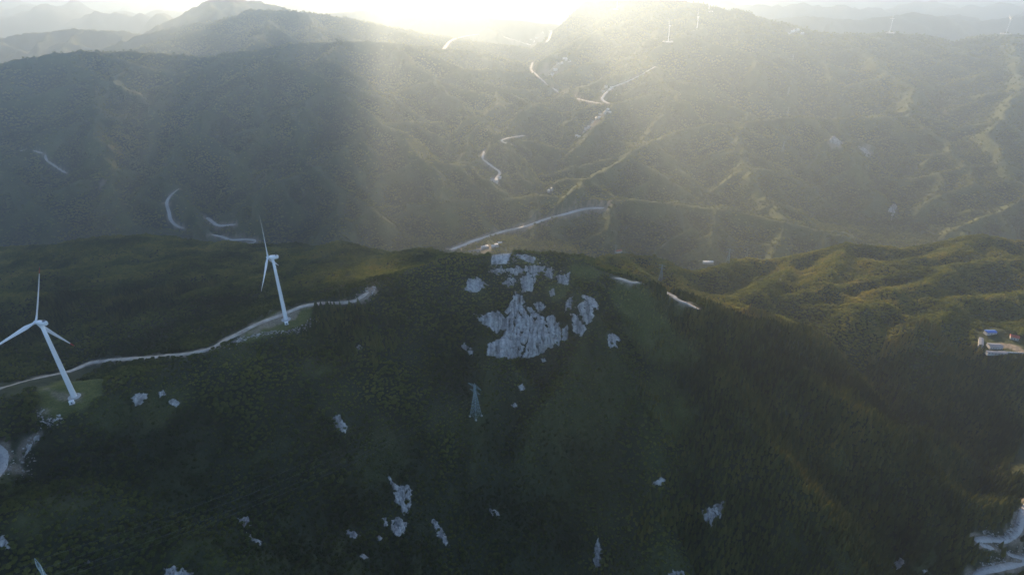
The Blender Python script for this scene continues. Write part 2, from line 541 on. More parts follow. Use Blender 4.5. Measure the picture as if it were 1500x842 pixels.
M = {
    'ground': mat_ground(),
    'conifer': mat_leaf('conifer_needles', [(0.10, (0.018, 0.026, 0.012)), (0.35, (0.040, 0.050, 0.018)), (0.60, (0.078, 0.080, 0.026)), (0.9, (0.120, 0.098, 0.034))], 0.5),
    'broad': mat_leaf('broad_leaves', [(0.05, (0.017, 0.026, 0.012)), (0.30, (0.036, 0.048, 0.017)), (0.55, (0.066, 0.078, 0.026)), (0.75, (0.098, 0.104, 0.032)), (0.95, (0.124, 0.112, 0.040))], 0.5),
    'bark': mat_simple('bark', [(0.3, (0.05, 0.035, 0.025)), (0.7, (0.12, 0.09, 0.065))], 3.0),
    'road': mat_simple('pale_concrete_road', [(0.3, (0.30, 0.29, 0.27)), (0.7, (0.46, 0.44, 0.41))], 0.4, 0.9, 0.2, 0.1),
    'dirt': mat_simple('pale_dirt', [(0.25, (0.24, 0.20, 0.16)), (0.5, (0.40, 0.35, 0.29)), (0.75, (0.55, 0.51, 0.45))], 0.15, 0.95, 0.6, 0.8),
    'farroad': mat_simple('cut_gravel_road', [(0.25, (0.28, 0.27, 0.25)), (0.5, (0.48, 0.46, 0.43)), (0.75, (0.62, 0.60, 0.56))], 0.02, 0.95, 0.6, 3.0),
    'granite': mat_granite(),
    'white_paint': mat_simple('white_turbine_paint', [(0.3, (0.72, 0.73, 0.74)), (0.7, (0.80, 0.80, 0.80))], 0.12, 0.35, 0.0, spec=0.5),
    'red_paint': mat_simple('red_paint', [(0.3, (0.45, 0.03, 0.03)), (0.7, (0.55, 0.05, 0.04))], 1.0, 0.4, 0.0, spec=0.5),
    'steel': mat_simple('galvanised_steel', [(0.3, (0.20, 0.28, 0.29)), (0.7, (0.30, 0.38, 0.39))], 1.0, 0.45, 0.0, metal=0.3),
    'wire': mat_simple('aluminium_wire', [(0.3, (0.30, 0.30, 0.29)), (0.7, (0.38, 0.38, 0.36))], 1.0, 0.5, 0.0, metal=0.4),
    'concrete': mat_simple('concrete', [(0.3, (0.32, 0.32, 0.31)), (0.7, (0.48, 0.47, 0.45))], 0.8, 0.9, 0.2, 0.1),
    'dark': mat_simple('dark_steel', [(0.3, (0.04, 0.045, 0.05)), (0.7, (0.08, 0.085, 0.09))], 1.0, 0.5, 0.0),
    'plaster': mat_simple('white_plaster', [(0.3, (0.55, 0.54, 0.52)), (0.7, (0.76, 0.75, 0.72))], 0.3, 0.85, 0.1, 0.05),
    'roof_grey': mat_simple('grey_roof_sheet', [(0.3, (0.10, 0.115, 0.135)), (0.7, (0.19, 0.20, 0.23))], 0.5, 0.6, 0.1, 0.05),
    'roof_blue': mat_simple('blue_roof_sheet', [(0.3, (0.03, 0.09, 0.32)), (0.7, (0.05, 0.15, 0.45))], 0.5, 0.5, 0.1, 0.05),
    'roof_red': mat_simple('red_roof_tile', [(0.3, (0.30, 0.07, 0.05)), (0.7, (0.42, 0.12, 0.08))], 0.5, 0.8, 0.1, 0.05),
    'cloud': mat_simple('cloud_vapour', [(0.3, (0.80, 0.80, 0.81)), (0.7, (0.88, 0.88, 0.88))], 0.002, 1.0, 0.0),
    'glass': mat_simple('window_glass', [(0.3, (0.03, 0.04, 0.05)), (0.7, (0.06, 0.07, 0.08))], 0.5, 0.1, 0.0, spec=0.6),
}


# ------------------------------------------------------------------ object helpers
def tag(o, label=None, cat=None, group=None, kind=None):
    for k, v in (('label', label), ('category', cat), ('group', group), ('kind', kind)):
        if v:
            o[k] = v
    return o


def empty(name, loc, rz=0.0):
    o = bpy.data.objects.new(name, None)
    COL.objects.link(o)
    o.location = loc
    o.rotation_euler = (0, 0, rz)
    o.empty_display_size = 0.5
    return o


def mesh_obj(name, verts, faces, mat, parent=None, smooth=False):
    me = bpy.data.meshes.new(name)
    me.from_pydata([tuple(v) for v in verts], [], faces)
    me.update()
    return link(name, me, mat, parent, smooth)


def link(name, me, mat=None, parent=None, smooth=False):
    if mat is not None and len(me.materials) == 0:
        me.materials.append(mat)
    if smooth:
        me.polygons.foreach_set('use_smooth', [True] * len(me.polygons))
    o = bpy.data.objects.new(name, me)
    COL.objects.link(o)
    if parent is not None:
        o.parent = parent
    return o


class MB:
    """collects simple solids and links them as one mesh"""
    def __init__(s):
        s.v, s.f = [], []

    def box(s, c, d, rz=0.0):
        cx, cy, cz = c
        hx, hy, hz = d[0] / 2, d[1] / 2, d[2] / 2
        ca, sa = math.cos(rz), math.sin(rz)
        b = len(s.v)
        for z in (-hz, hz):
            for x, y in ((-hx, -hy), (hx, -hy), (hx, hy), (-hx, hy)):
                s.v.append((cx + x * ca - y * sa, cy + x * sa + y * ca, cz + z))
        s.f += [(b, b + 3, b + 2, b + 1), (b + 4, b + 5, b + 6, b + 7)] + [(b + i, b + (i + 1) % 4, b + 4 + (i + 1) % 4, b + 4 + i) for i in range(4)]
        return s

    def tube(s, p0, p1, r0, r1=None, n=6, cap=True):
        r1 = r0 if r1 is None else r1
        p0, p1 = Vector(p0), Vector(p1)
        d = (p1 - p0).normalized()
        q = d.to_track_quat('Z', 'Y')
        b = len(s.v)
        for p, r in ((p0, r0), (p1, r1)):
            for i in range(n):
                a = 2 * math.pi * i / n
                s.v.append(tuple(p + q @ Vector((math.cos(a) * r, math.sin(a) * r, 0))))
        s.f += [(b + i, b + (i + 1) % n, b + n + (i + 1) % n, b + n + i) for i in range(n)]
        if cap:
            s.f += [tuple(b + i for i in reversed(range(n))), tuple(b + n + i for i in range(n))]
        return s

    def rings(s, rings, cap=True):
        b = len(s.v)
        n = len(rings[0])
        for r in rings:
            s.v += [tuple(p) for p in r]
        for k in range(len(rings) - 1):
            o = b + k * n
            s.f += [(o + i, o + (i + 1) % n, o + n + (i + 1) % n, o + n + i) for i in range(n)]
        if cap:
            s.f += [tuple(b + i for i in reversed(range(n))), tuple(b + (len(rings) - 1) * n + i for i in range(n))]
        return s

    def build(s, name, mat, parent=None, smooth=False):
        return mesh_obj(name, s.v, s.f, mat, parent, smooth)

    def mesh(s, name, mat):
        me = bpy.data.meshes.new(name)
        me.from_pydata(s.v, [], s.f)
        me.materials.append(mat)
        return me


# ------------------------------------------------------------------ pads, roads and ground cover painted on the survey grid
GRASS = np.zeros((NA, NR)); BARE = np.zeros((NA, NR)); CLEAR = np.zeros((NA, NR)); CONIF = np.zeros((NA, NR))
_nz1 = fbm(GXX.ravel(), GYY.ravel(), 14, 3, 300).reshape(NA, NR)
_nz2 = fbm(GXX.ravel(), GYY.ravel(), 60, 3, 310).reshape(NA, NR)


def window(lo, hi):
    return np.nonzero((GXX > lo[0]) & (GXX < hi[0]) & (GYY > lo[1]) & (GYY < hi[1]))


def in_poly(x, y, poly):
    ins = np.zeros(x.shape, bool)
    n = len(poly)
    for i in range(n):
        x0, y0 = poly[i]; x1, y1 = poly[(i + 1) % n]
        c = ((y0 > y) != (y1 > y)) & (x < (x1 - x0) * (y - y0) / (y1 - y0 + 1e-12) + x0)
        ins ^= c
    return ins


def poly_dist(x, y, line, closed=False):
    """distance to a polyline, and the z at the nearest place when the line has z"""
    best = np.full(x.shape, 1e9); zb = np.zeros(x.shape)
    L = list(line) + ([line[0]] if closed else [])
    for a, b in zip(L[:-1], L[1:]):
        dx, dy = b[0] - a[0], b[1] - a[1]
        t = np.clip(((x - a[0]) * dx + (y - a[1]) * dy) / (dx * dx + dy * dy + 1e-9), 0, 1)
        d = np.hypot(x - a[0] - t * dx, y - a[1] - t * dy)
        m = d < best
        best = np.where(m, d, best)
        if len(a) > 2:
            zb = np.where(m, a[2] + t * (b[2] - a[2]), zb)
    return best, zb


def flatten(line, width, feather):
    """cut the ground to the level of a road or a pad"""
    A = np.array(line)
    R = width + feather
    m = window(A[:, :2].min(0) - R, A[:, :2].max(0) + R)
    d, z = poly_dist(GXX[m], GYY[m], line)
    w = 1 - sstep(width, R, d)
    HGT[m] = HGT[m] * (1 - w) + z * w


def paint(G, poly, val=1.0, feather=6.0, wob=4.0):
    A = np.array(poly)[:, :2]
    m = window(A.min(0) - 3 * feather, A.max(0) + 3 * feather)
    x, y = GXX[m], GYY[m]
    d, _ = poly_dist(x, y, [tuple(p) for p in A], True)
    d = np.where(in_poly(x, y, A), -d, d) + wob * _nz1[m]
    G[m] = np.maximum(G[m], val * (1 - sstep(-feather / 2, feather / 2, d)))


def blob(G, px, py, rad, val=1.0, wob=0.5):
    c = hit(px, py)
    m = window(c[:2] - 2 * rad, c[:2] + 2 * rad)
    d = np.hypot(GXX[m] - c[0], GYY[m] - c[1]) + rad * wob * _nz2[m] + rad * 0.25 * _nz1[m]
    G[m] = np.maximum(G[m], val * (1 - sstep(rad * 0.4, rad, d)))


def smooth_line(pts, step):
    """resample a polyline with Catmull-Rom"""
    p = [np.array(q, float) for q in pts]
    p = [2 * p[0] - p[1]] + p + [2 * p[-1] - p[-2]]
    out = []
    for i in range(1, len(p) - 2):
        L = np.linalg.norm(p[i + 1] - p[i])
        n = max(2, int(L / step))
        for j in range(n):
            t = j / n
            a, b, c, d = p[i - 1], p[i], p[i + 1], p[i + 2]
            out.append(0.5 * ((2 * b) + (-a + c) * t + (2 * a - 5 * b + 4 * c - d) * t * t + (-a + 3 * b - 3 * c + d) * t ** 3))
    out.append(p[-2])
    return out


# turbine pads
T1 = np.array(P(109, 581, 425)); T2 = np.array(P(419, 468, 579))
for c, rad in ((T1, 20), (T2, 16)):
    flatten([tuple(c), tuple(c + np.array([1, 0, 0]))], rad, 22)

ROADS = []


def road(name, label, pix, width, matname, near=True, cut=None, wob=0.12, group=None):
    pts = [hit(*p) for p in pix]
    step = 5.0 if near else 14.0
    line = smooth_line(pts, step)
    for _ in range(3 if near else 6):
        zs = [q[2] for q in line]
        for i in range(1, len(line) - 1):
            line[i][2] = (zs[i - 1] + zs[i] + zs[i + 1]) / 3
    line = [tuple(q) for q in line]
    flatten(line, width * 0.75, width * (0.9 if near else 1.0))
    ROADS.append((name, label, line, width, matname, wob, near))
    A = np.array(line)
    R = width * 1.6 + 6
    m = window(A[:, :2].min(0) - R, A[:, :2].max(0) + R)
    d, _ = poly_dist(GXX[m], GYY[m], line)
    CLEAR[m] = np.maximum(CLEAR[m], 1 - sstep(width * 0.6 + (3.0 if near else 8), width * 0.6 + (5.5 if near else 16), d))
    cut = width * 0.8 if cut is None else cut
    BARE[m] = np.maximum(BARE[m], 0.9 * (1 - sstep(cut * 0.6, cut * 1.4, d + cut * 0.9 * _nz1[m])))
    return line


road('ridge_road', 'pale track along the ridge past both near turbines to the rocky summit',
     [(-40, 578), (0, 568), (50, 555), (100, 544), (150, 529), (240, 522), (300, 513), (335, 496), (380, 473), (412, 462), (440, 450), (470, 444), (515, 442), (540, 428)], 6.0, 'dirt', wob=0.22)
road('bend_road', 'grey concrete road bend at the left edge below the near turbine', [(-60, 640), (-20, 648), (3, 665), (4, 682), (-10, 700), (-60, 722)], 8, 'road')
road('hairpin_road', 'grey hairpin road climbing past red earth banks at the bottom right corner',
     [(1530, 712), (1500, 748), (1490, 778), (1470, 790), (1445, 789), (1433, 790), (1440, 797), (1455, 802)], 7, 'road')
road('hairpin_road', 'lower arm of the hairpin road at the bottom right corner', [(1425, 846), (1440, 836), (1470, 830), (1505, 822), (1540, 815)], 7, 'road')
road('hairpin_road', 'short middle arm of the hairpin road at the right edge', [(1475, 811), (1490, 815), (1505, 817), (1540, 816)], 6, 'road')
road('summit_track', 'pale eroded track running down the grassy shoulder right of the rocky summit',
     [(900, 407), (935, 414), (960, 420), (985, 433), (1010, 447), (1024, 453)], 5, 'dirt')
road('valley_road', 'wide pale gravel road cut slanting across the slope behind the summit',
     [(660, 366), (676, 360), (700, 351), (735, 341), (770, 331), (800, 322), (830, 312), (862, 306), (885, 305)], 15, 'farroad', False, 22)
road('valley_road', 'pale winding road with a bend in the middle of the valley',
     [(729, 270), (726, 262), (732, 255), (727, 248), (712, 238), (707, 230), (709, 222)], 10, 'farroad', False, 8)
road('valley_road', 'small pale hook of road above the winding valley road',
     [(750, 212), (738, 208), (735, 205), (745, 202), (768, 199)], 10, 'farroad', False, 8)
road('valley_road', 'pale J shaped road on the dark slope at left', [(262, 277), (250, 287), (244, 297), (248, 312), (250, 322), (258, 332), (270, 335)], 10, 'farroad', False, 9)
road('valley_road', 'pale road hairpin just left of the second turbine blade', [(310, 344), (325, 349), (340, 351), (355, 350), (370, 352), (374, 355), (362, 358)], 10, 'farroad', False, 14)
road('valley_road', 'pale forked cut of road above the hairpin at left', [(303, 319), (315, 327), (327, 333), (335, 331), (345, 329)], 11, 'farroad', False, 12)
road('valley_road', 'thin pale road zigzag at the far left', [(30, 221), (55, 221), (64, 224), (68, 234), (80, 244), (98, 254)], 9, 'farroad', False, 5)
road('valley_road', 'pale road threading the upper valley below the sun glow', [(893, 152), (882, 148), (884, 140), (893, 132), (900, 127), (930, 115), (960, 98)], 12, 'farroad', False, 8)
road('valley_road', 'pale road running along the foot of the bright upper valley', [(780, 92), (778, 102), (786, 110), (800, 122), (815, 134), (850, 146), (880, 152)], 12, 'farroad', False, 10)
road('valley_road', 'faint pale road curving across the bright far basin', [(650, 72), (665, 58), (700, 51), (740, 55), (775, 66), (800, 62), (808, 48)], 18, 'farroad', False, 14)

# clearings of grass
paint(GRASS, [hit(*p) for p in ((58, 568), (92, 556), (158, 555), (148, 578), (118, 606), (80, 622), (60, 610))], 1.0)
paint(CLEAR, [hit(*p) for p in ((58, 568), (92, 556), (158, 555), (148, 578), (118, 606), (80, 622), (60, 610))], 1.0, 4)
G2 = [hit(*p) for p in ((338, 506), (372, 472), (400, 458), (425, 452), (455, 449), (462, 460), (448, 476), (405, 487), (365, 502))]
paint(GRASS, G2, 1.0); paint(CLEAR, G2, 1.0, 4)
paint(BARE, [hit(*p) for p in ((365, 486), (400, 468), (425, 455), (440, 455), (432, 467), (405, 476), (375, 490))], 0.75, 5)
paint(BARE, [hit(*p) for p in ((62, 566), (78, 570), (100, 582), (112, 584), (108, 592), (90, 588), (70, 578))], 0.5, 5)
paint(BARE, [hit(*p) for p in ((64, 596), (74, 600), (80, 616), (66, 618))], 0.6, 5)
paint(BARE, [hit(*p) for p in ((100, 578), (118, 578), (118, 588), (100, 588))], 0.7, 4)
paint(BARE, [hit(*p) for p in ((25, 652), (52, 634), (58, 636), (35, 668), (22, 692), (10, 700))], 0.8, 5)
paint(CLEAR, [hit(*p) for p in ((10, 650), (52, 630), (66, 636), (40, 670), (30, 700), (0, 715))], 1.0, 5)
paint(BARE, [hit(*p) for p in ((515, 440), (530, 432), (548, 418), (552, 428), (535, 446))], 0.9, 5)
paint(CLEAR, [hit(*p) for p in ((515, 440), (530, 432), (548, 418), (552, 428), (535, 446))], 1.0, 5)
for px, py, rad, v in ((960, 470, 45, .8), (930, 430, 35, .8), (990, 500, 40, .7), (960, 570, 30, .7), (985, 620, 30, .8), (1005, 680, 25, .7), (800, 620, 40, .35), (860, 400, 25, .9),
                       (770, 380, 16, 1), (820, 430, 20, .8), (700, 430, 20, .5), (690, 610, 45, .3), (450, 490, 30, .5), (480, 540, 14, .5), (250, 690, 40, .12), (230, 590, 30, .4), (170, 600, 22, .4),
                       (1215, 670, 30, .6), (1310, 690, 18, .6), (1480, 505, 40, .4), (350, 520, 30, .3), (560, 660, 40, .25), (880, 560, 60, .4), (850, 700, 60, .2)):
    blob(GRASS, px, py, rad, v)
for px, py, rad, v in ((330, 92, 160, .8), (300, 110, 90, .6), (190, 125, 90, .7), (70, 155, 110, .6), (360, 78, 160, .6), (600, 110, 180, .4), (760, 125, 160, .4), (670, 230, 70, .6),
                       (930, 290, 80, .8), (990, 270, 90, .6), (830, 295, 80, .8), (740, 290, 60, .8), (850, 310, 50, .7), (1080, 290, 70, .4)):
    blob(GRASS, px, py, rad, v)
# sharp crests get paler grass and fewer trees: lit relief painted into the cover
_lap = np.zeros((NA, NR))
_dr = np.gradient(RAD)
for q in (6,):
    up_ = np.roll(HGT, -q, 1); dn_ = np.roll(HGT, q, 1)
    lf_ = np.roll(HGT, 3 * q // 2, 0); rt_ = np.roll(HGT, -3 * q // 2, 0)
    sr = _dr[None, :] * q
    sa_ = np.maximum(GR * (a_front[1] - a_front[0]) * (3 * q // 2), 1)
    _lap = np.minimum((up_ + dn_ - 2 * HGT) / sr ** 2, 0) + np.minimum((lf_ + rt_ - 2 * HGT) / sa_ ** 2, 0)
_cr = sstep(0.002, 0.007, -_lap) * sstep(1500, 1900, GR) * (GR < 8000)
_cn = sstep(0.010, 0.035, -_lap) * (GR > 250) * (GR < 820) * (GYY < 720) * 0.3  # near spur crests painted paler too, to bring out relief
GRASS = np.maximum(GRASS, _cn * (0.7 + 0.6 * _nz2).clip(0, 1))
GRASS = np.maximum(GRASS, _cr * (0.68 + 0.5 * _nz2).clip(0, 1))
CLEAR = np.maximum(CLEAR, _cr * 0.85)
CLEAR = np.maximum(CLEAR, sstep(0.55, 0.9, GRASS) * (GR < 1700) * 0.35)
for px, py, rad in ((1225, 210, 30), (1268, 222, 30), (1307, 310, 22), (800, 108, 60), (870, 182, 55), (150, 270, 20)):
    blob(BARE, px, py, rad, .9); blob(CLEAR, px, py, rad * .8, 1)

# where the conifers grow: the right-hand spur and forest, and a dark stand behind the near turbine
azg = GXX / np.maximum(GYY, 1)
CONIF = ((GXX > 165 + 60 * _nz2) & (GYY < 720 + 120 * _nz2)).astype(float)
for px, py, rad in ((220, 440, 90), (60, 470, 60), (1100, 700, 120), (480, 470, 40), (520, 480, 50)):
    blob(CONIF, px, py, rad, 1)
# ------------------------------------------------------------------ granite: slabs of the summit cliff and scattered outcrops
def crop(ox, oy, k, pts):
    return [(ox + a / k, oy + b / k) for a, b in pts]


def outcrop_mesh(name, pix, bulge, seed, cracks=1.0, low=0.9, grow=1.08, clear=1.0):
    mx_, my_ = sum(p[0] for p in pix) / len(pix), sum(p[1] for p in pix) / len(pix)
    W = [hit(mx_ + (p[0] - mx_) * grow, my_ + (p[1] - my_) * grow) for p in pix]
    A = np.array(W)[:, :2]
    lo, hi = A.min(0), A.max(0)
    size = (hi - lo).max()
    s = min(max(0.4, size / 60), 8.0)
    nx, ny = int((hi[0] - lo[0]) / s) + 5, int((hi[1] - lo[1]) / s) + 5
    gx, gy = np.meshgrid(lo[0] - 2 * s + np.arange(nx) * s, lo[1] - 2 * s + np.arange(ny) * s, indexing='ij')
    fx, fy = gx.ravel(), gy.ravel()
    d, _ = poly_dist(fx, fy, [tuple(p) for p in A], True)
    d = np.where(in_poly(fx, fy, A), d, -d) + min(size * 0.08, 2.2) * fbm(fx, fy, max(size * 0.16, 1.5), 3, seed)
    e = 2.0
    gxh = (height(fx + e, fy) - height(fx - e, fy)) / (2 * e)
    gyh = (height(fx, fy + e) - height(fx, fy - e)) / (2 * e)
    n = np.stack([-gxh, -gyh, np.ones_like(gxh)], -1)
    n /= np.linalg.norm(n, axis=1, keepdims=True)
    gz_ = height(fx, fy)
    prof = bulge * (1 - np.exp(-np.clip(d, 0, None) / max(0.5, bulge * 0.55)))
    ck = ridged(fx + 0.3 * fy, fy * 0.35, max(size * 0.22, 2.5), 2, seed + 3)
    st_ = 3.0 * fbm(fx * 0.9, fy * 0.25, max(size * 0.25, 3), 3, seed + 21) + gz_ / 6.0
    stp_ = (np.floor(st_) + sstep(0.55, 1.0, st_ - np.floor(st_))) - st_           # ledges
    ck2 = 1 - np.abs(perlin(fx / max(size * 0.11, 2.0), fy / max(size * 0.45, 6.0), seed + 31))
    relief = bulge * (0.45 * fbm(fx, fy * 0.4, max(size * 0.3, 2), 5, seed + 9, 0.6) + 0.45 * stp_ - cracks * (0.7 * sstep(1.05, 1.4, ck) + 0.9 * sstep(0.93, 0.99, ck2)))
    off = np.where(d > 0, low * prof + relief * np.clip(d / bulge, 0, 1) + 0.15, -1.0 - 0.4 * bulge)
    V = np.stack([fx, fy, height(fx, fy)], -1) + n * off[:, None]
    keep = d > -1.6 * s
    idx = np.arange(nx * ny).reshape(nx, ny)
    q = np.stack([idx[:-1, :-1], idx[1:, :-1], idx[1:, 1:], idx[:-1, 1:]], -1).reshape(-1, 4)
    q = q[keep[q].all(1)]
    used = np.unique(q)
    rm = -np.ones(nx * ny, int); rm[used] = np.arange(len(used))
    me = bpy.data.meshes.new(name)
    me.from_pydata(V[used].tolist(), [], rm[q].tolist())
    me.materials.append(M['granite'])
    paint(CLEAR, W, clear, 3.0, 1.0)
    return me, np.array(W).mean(0)


ck = lambda pts: crop(620, 350, 4.431, pts)
CLIFF = [([(655, 432), (700, 450), (770, 500), (800, 560), (760, 520), (690, 480)], 2.5),
         ([(425, 690), (530, 622), (600, 650), (652, 692), (632, 764), (520, 778), (415, 758)], 4.5),
         ([(535, 505), (588, 455), (640, 436), (680, 500), (686, 600), (664, 690), (600, 645), (530, 618)], 5.5),
         ([(692, 475), (760, 515), (802, 590), (850, 695), (740, 748), (645, 770), (668, 700), (692, 600)], 5.5),
         ([(800, 520), (850, 495), (895, 600), (882, 685), (818, 672)], 4.0),
         ([(900, 590), (938, 555), (942, 645), (903, 668)], 3.5),
         ([(995, 440), (1045, 408), (1098, 455), (1102, 520), (1060, 556), (1020, 490)], 4.0),
         ([(338, 490), (400, 500), (480, 470), (532, 515), (535, 585), (470, 605), (415, 572)], 3.5),
         ([(528, 470), (560, 430), (598, 350), (655, 385), (645, 432), (590, 470), (545, 495)], 3.0),
         ([(715, 420), (760, 408), (795, 440), (752, 478)], 3.0),
         ([(928, 405), (972, 375), (962, 455), (922, 470)], 3.0),
         ([(958, 490), (1000, 500), (1055, 580), (1030, 625), (975, 600)], 3.0),
         ([(1035, 372), (1080, 372), (1135, 440), (1125, 470), (1060, 408)], 2.5)]
cliff_meshes = [outcrop_mesh('rock_slab', ck(p), b * 1.3, 700 + i, grow=1.07) for i, (p, b) in enumerate(CLIFF)]

c7 = lambda pts: crop(0, 560, 2.986, pts)
c8 = lambda pts: crop(500, 560, 2.986, pts)
c9 = lambda pts: crop(1000, 560, 2.986, pts)
OUT = [
    ('pale flat granite ledge at the left of the summit crown', ck([(462, 168), (515, 118), (562, 118), (548, 158), (500, 175)]), 1.6),
    ('granite ledge across the middle of the grassy summit crown', ck([(548, 205), (615, 185), (675, 212), (600, 228)]), 2.2),
    ('small granite ledge at the top of the summit crown', ck([(600, 112), (660, 108), (715, 120), (705, 150), (650, 132)]), 1.6),
    ('broad granite ledge right of the summit crown centre', ck([(680, 182), (770, 180), (785, 215), (690, 232)]), 2.2),
    ('narrow upright granite rib at the right of the summit crown', ck([(805, 200), (832, 194), (832, 252), (802, 240)]), 2.0),
    ('low granite ledge under the left of the summit crown', ck([(440, 212), (500, 186), (522, 215), (480, 228)]), 1.8),
    ('tapering granite slab just above the cliff under the crown', ck([(520, 290), (560, 258), (600, 270), (565, 310)]), 2.0),
    ('long granite slab below the centre of the summit crown', ck([(640, 262), (735, 240), (700, 325), (655, 330)]), 2.2),
    ('granite ledge on the right shoulder of the summit', ck([(870, 242), (940, 228), (930, 290), (885, 275)]), 2.0),
    ('small granite block right of the cliff top', ck([(822, 340), (848, 325), (850, 360), (828, 368)]), 1.6),
    ('pale stony scar on the left shoulder of the summit', ck([(290, 320), (300, 265), (330, 262), (400, 300), (360, 325)]), 1.4),
    ('rounded granite boulder alone on the scrub slope right of the cliff', [(889, 498), (899, 490), (908, 496), (903, 508), (893, 512)], 3.2),
    ('granite outcrop in the scrub left of the foot of the cliff', [(674, 505), (681, 502), (693, 512), (692, 520), (680, 514)], 2.6),
    ('small granite block just under the foot of the cliff', ck([(762, 775), (790, 772), (798, 795), (775, 800)]), 1.6),
    ('bright wedge of granite on the dark slope left of the lattice pylon', [(486, 613), (496, 607), (509, 626), (506, 635), (494, 628)], 2.6),
    ('granite outcrop on the grassy crest right of the near turbine', [(192, 583), (204, 575), (216, 577), (214, 587), (200, 596)], 2.2),
    ('small granite knob on the crest just right of the larger crest outcrop', [(231, 574), (240, 571), (244, 579), (235, 583)], 1.6),
    ('pale bare earth and stone patch at the end of the crest outcrops', [(245, 589), (254, 583), (264, 590), (258, 596)], 0.9),
    ('large forked white outcrop on the dark slope at bottom centre', c8([(205, 405), (240, 452), (302, 446), (305, 500), (300, 560), (272, 575), (236, 520), (222, 460)]), 2.8),
    ('granite slab directly under the forked outcrop', c8([(222, 605), (250, 588), (288, 620), (252, 680), (224, 650)]), 2.4),
    ('long thin slanting white slab right of the forked outcrop', c8([(393, 600), (412, 600), (442, 650), (470, 702), (460, 714), (428, 680)]), 2.0),
    ('small granite flake left of the slab under the forked outcrop', c8([(178, 590), (196, 590), (204, 625), (186, 630)]), 1.4),
    ('heart shaped white cliff on the lower right slope', c9([(72, 565), (125, 545), (182, 518), (165, 590), (124, 634), (92, 602)]), 3.0),
    ('small pale outcrop above the bottom edge right of centre', c8([(1352, 452), (1400, 415), (1418, 430), (1392, 453)]), 1.8),
    ('tall narrow slab near the bottom edge right of centre', c8([(1108, 700), (1124, 684), (1140, 740), (1132, 800), (1104, 820)]), 2.4),
    ('white rock patch on the shaded slope at lower left', c7([(1036, 592), (1086, 583), (1098, 625), (1064, 632)]), 2.0),
    ('elongated white rock below the lower left rock patch', c7([(1078, 658), (1142, 694), (1136, 710), (1084, 678)]), 1.8),
    ('pale rock cut by the bottom edge left of centre', c7([(720, 812), (778, 803), (842, 832), (850, 860), (735, 862)]), 2.2),
    ('grey rock shelf left of the round boulder at bottom centre', c8([(0, 630), (60, 652), (92, 676), (40, 678)]), 1.8),
    ('grey rock face below the centre of the dark slope', c8([(640, 548), (684, 562), (692, 582), (662, 584)]), 2.0),
    ('small round white boulder among bushes at bottom centre', c8([(152, 676), (166, 668), (180, 682), (168, 694), (154, 690)]), 1.8),
    ('pair of pale stones close to the bottom edge at left of centre', c8([(78, 758), (96, 748), (118, 766), (98, 772)]), 1.5),
    ('brownish rock among conifers near the bottom right', c9([(918, 805), (938, 758), (972, 780), (960, 812)]), 2.4),
    ('little white boulder by the bottom edge below the conifers', c9([(1048, 818), (1066, 812), (1072, 830), (1056, 838)]), 1.6),
    ('grey stone on the slope right of the lattice pylon', [(748, 593), (754, 590), (760, 594), (754, 598)], 1.6),
    ('upper grey stone right of the lattice pylon', [(758, 565), (766, 562), (770, 570), (762, 573)], 1.6),
    ('white boulder in the hollow right of the second turbine', [(522, 508), (527, 504), (531, 509), (526, 514)], 1.8),
    ('pale rock and soil at the left edge near the bottom', [(-6, 786), (6, 785), (14, 797), (22, 802), (8, 804), (-6, 798)], 1.4),
    ('small pale stone right of the bottom left pylon', [(121, 820), (128, 818), (134, 823), (126, 826)], 1.3),
    ('white rock on the bottom edge under the narrow slab', c8([(1428, 832), (1462, 820), (1498, 828), (1498, 850), (1440, 850)]), 2.0),
    ('pale rock scar high on the hazy slope at right', [(1215, 206), (1224, 203), (1236, 209), (1228, 214)], 6.0),
    ('second pale rock scar on the hazy slope further right', [(1257, 214), (1264, 215), (1276, 226), (1268, 230)], 6.0),
    ('small pale scar low on the hazy slope behind the right ridge', [(1301, 308), (1307, 299), (1314, 303), (1306, 322)], 5.0),
    ('bare stony bank beside the left road bend', [(40, 652), (56, 636), (60, 640), (40, 664), (30, 678)], 0.9),
]
out_meshes = [(lab, outcrop_mesh('granite_outcrop', p, b * (1.4 if i < 11 else 0.85), 800 + i, grow=1.4 if i < 11 else 1.05, clear=1.0 if i < 18 or i > 38 else 0.8)) for i, (lab, p, b) in enumerate(OUT)]


def rehome(me, c):
    """move a mesh's origin to its own base"""
    me.transform(Matrix.Translation((-c[0], -c[1], -c[2])))
    return tuple(c)


cc = np.mean([c for _, c in cliff_meshes], 0)
root = empty('granite_cliff', tuple(cc))
tag(root, 'broad streaked grey granite cliff on the front of the rocky summit', 'cliff')
for me, c in cliff_meshes:
    rehome(me, cc)
    link('rock_slab', me, parent=root, smooth=True)
for lab, (me, c) in out_meshes:
    loc = rehome(me, c)
    o = link('granite_outcrop', me, smooth=True)
    o.location = loc
    tag(o, lab, 'rock', 'granite outcrops on the hillsides')

paint(CLEAR, [hit(*p) for p in ((-10, 566), (60, 549), (125, 533), (150, 533), (120, 556), (60, 570), (-10, 590))], 1.0, 4)
# level yards
def clear_spot(px, py, rad, bare=0.0):
    c = hit(px, py)
    m = window(c[:2] - rad * 1.5, c[:2] + rad * 1.5)
    d = np.hypot(GXX[m] - c[0], GYY[m] - c[1])
    CLEAR[m] = np.maximum(CLEAR[m], 1 - sstep(rad * .8, rad, d))
    if bare:
        BARE[m] = np.maximum(BARE[m], bare * (1 - sstep(rad * .6, rad, d + 3 * _nz1[m])))
    return c


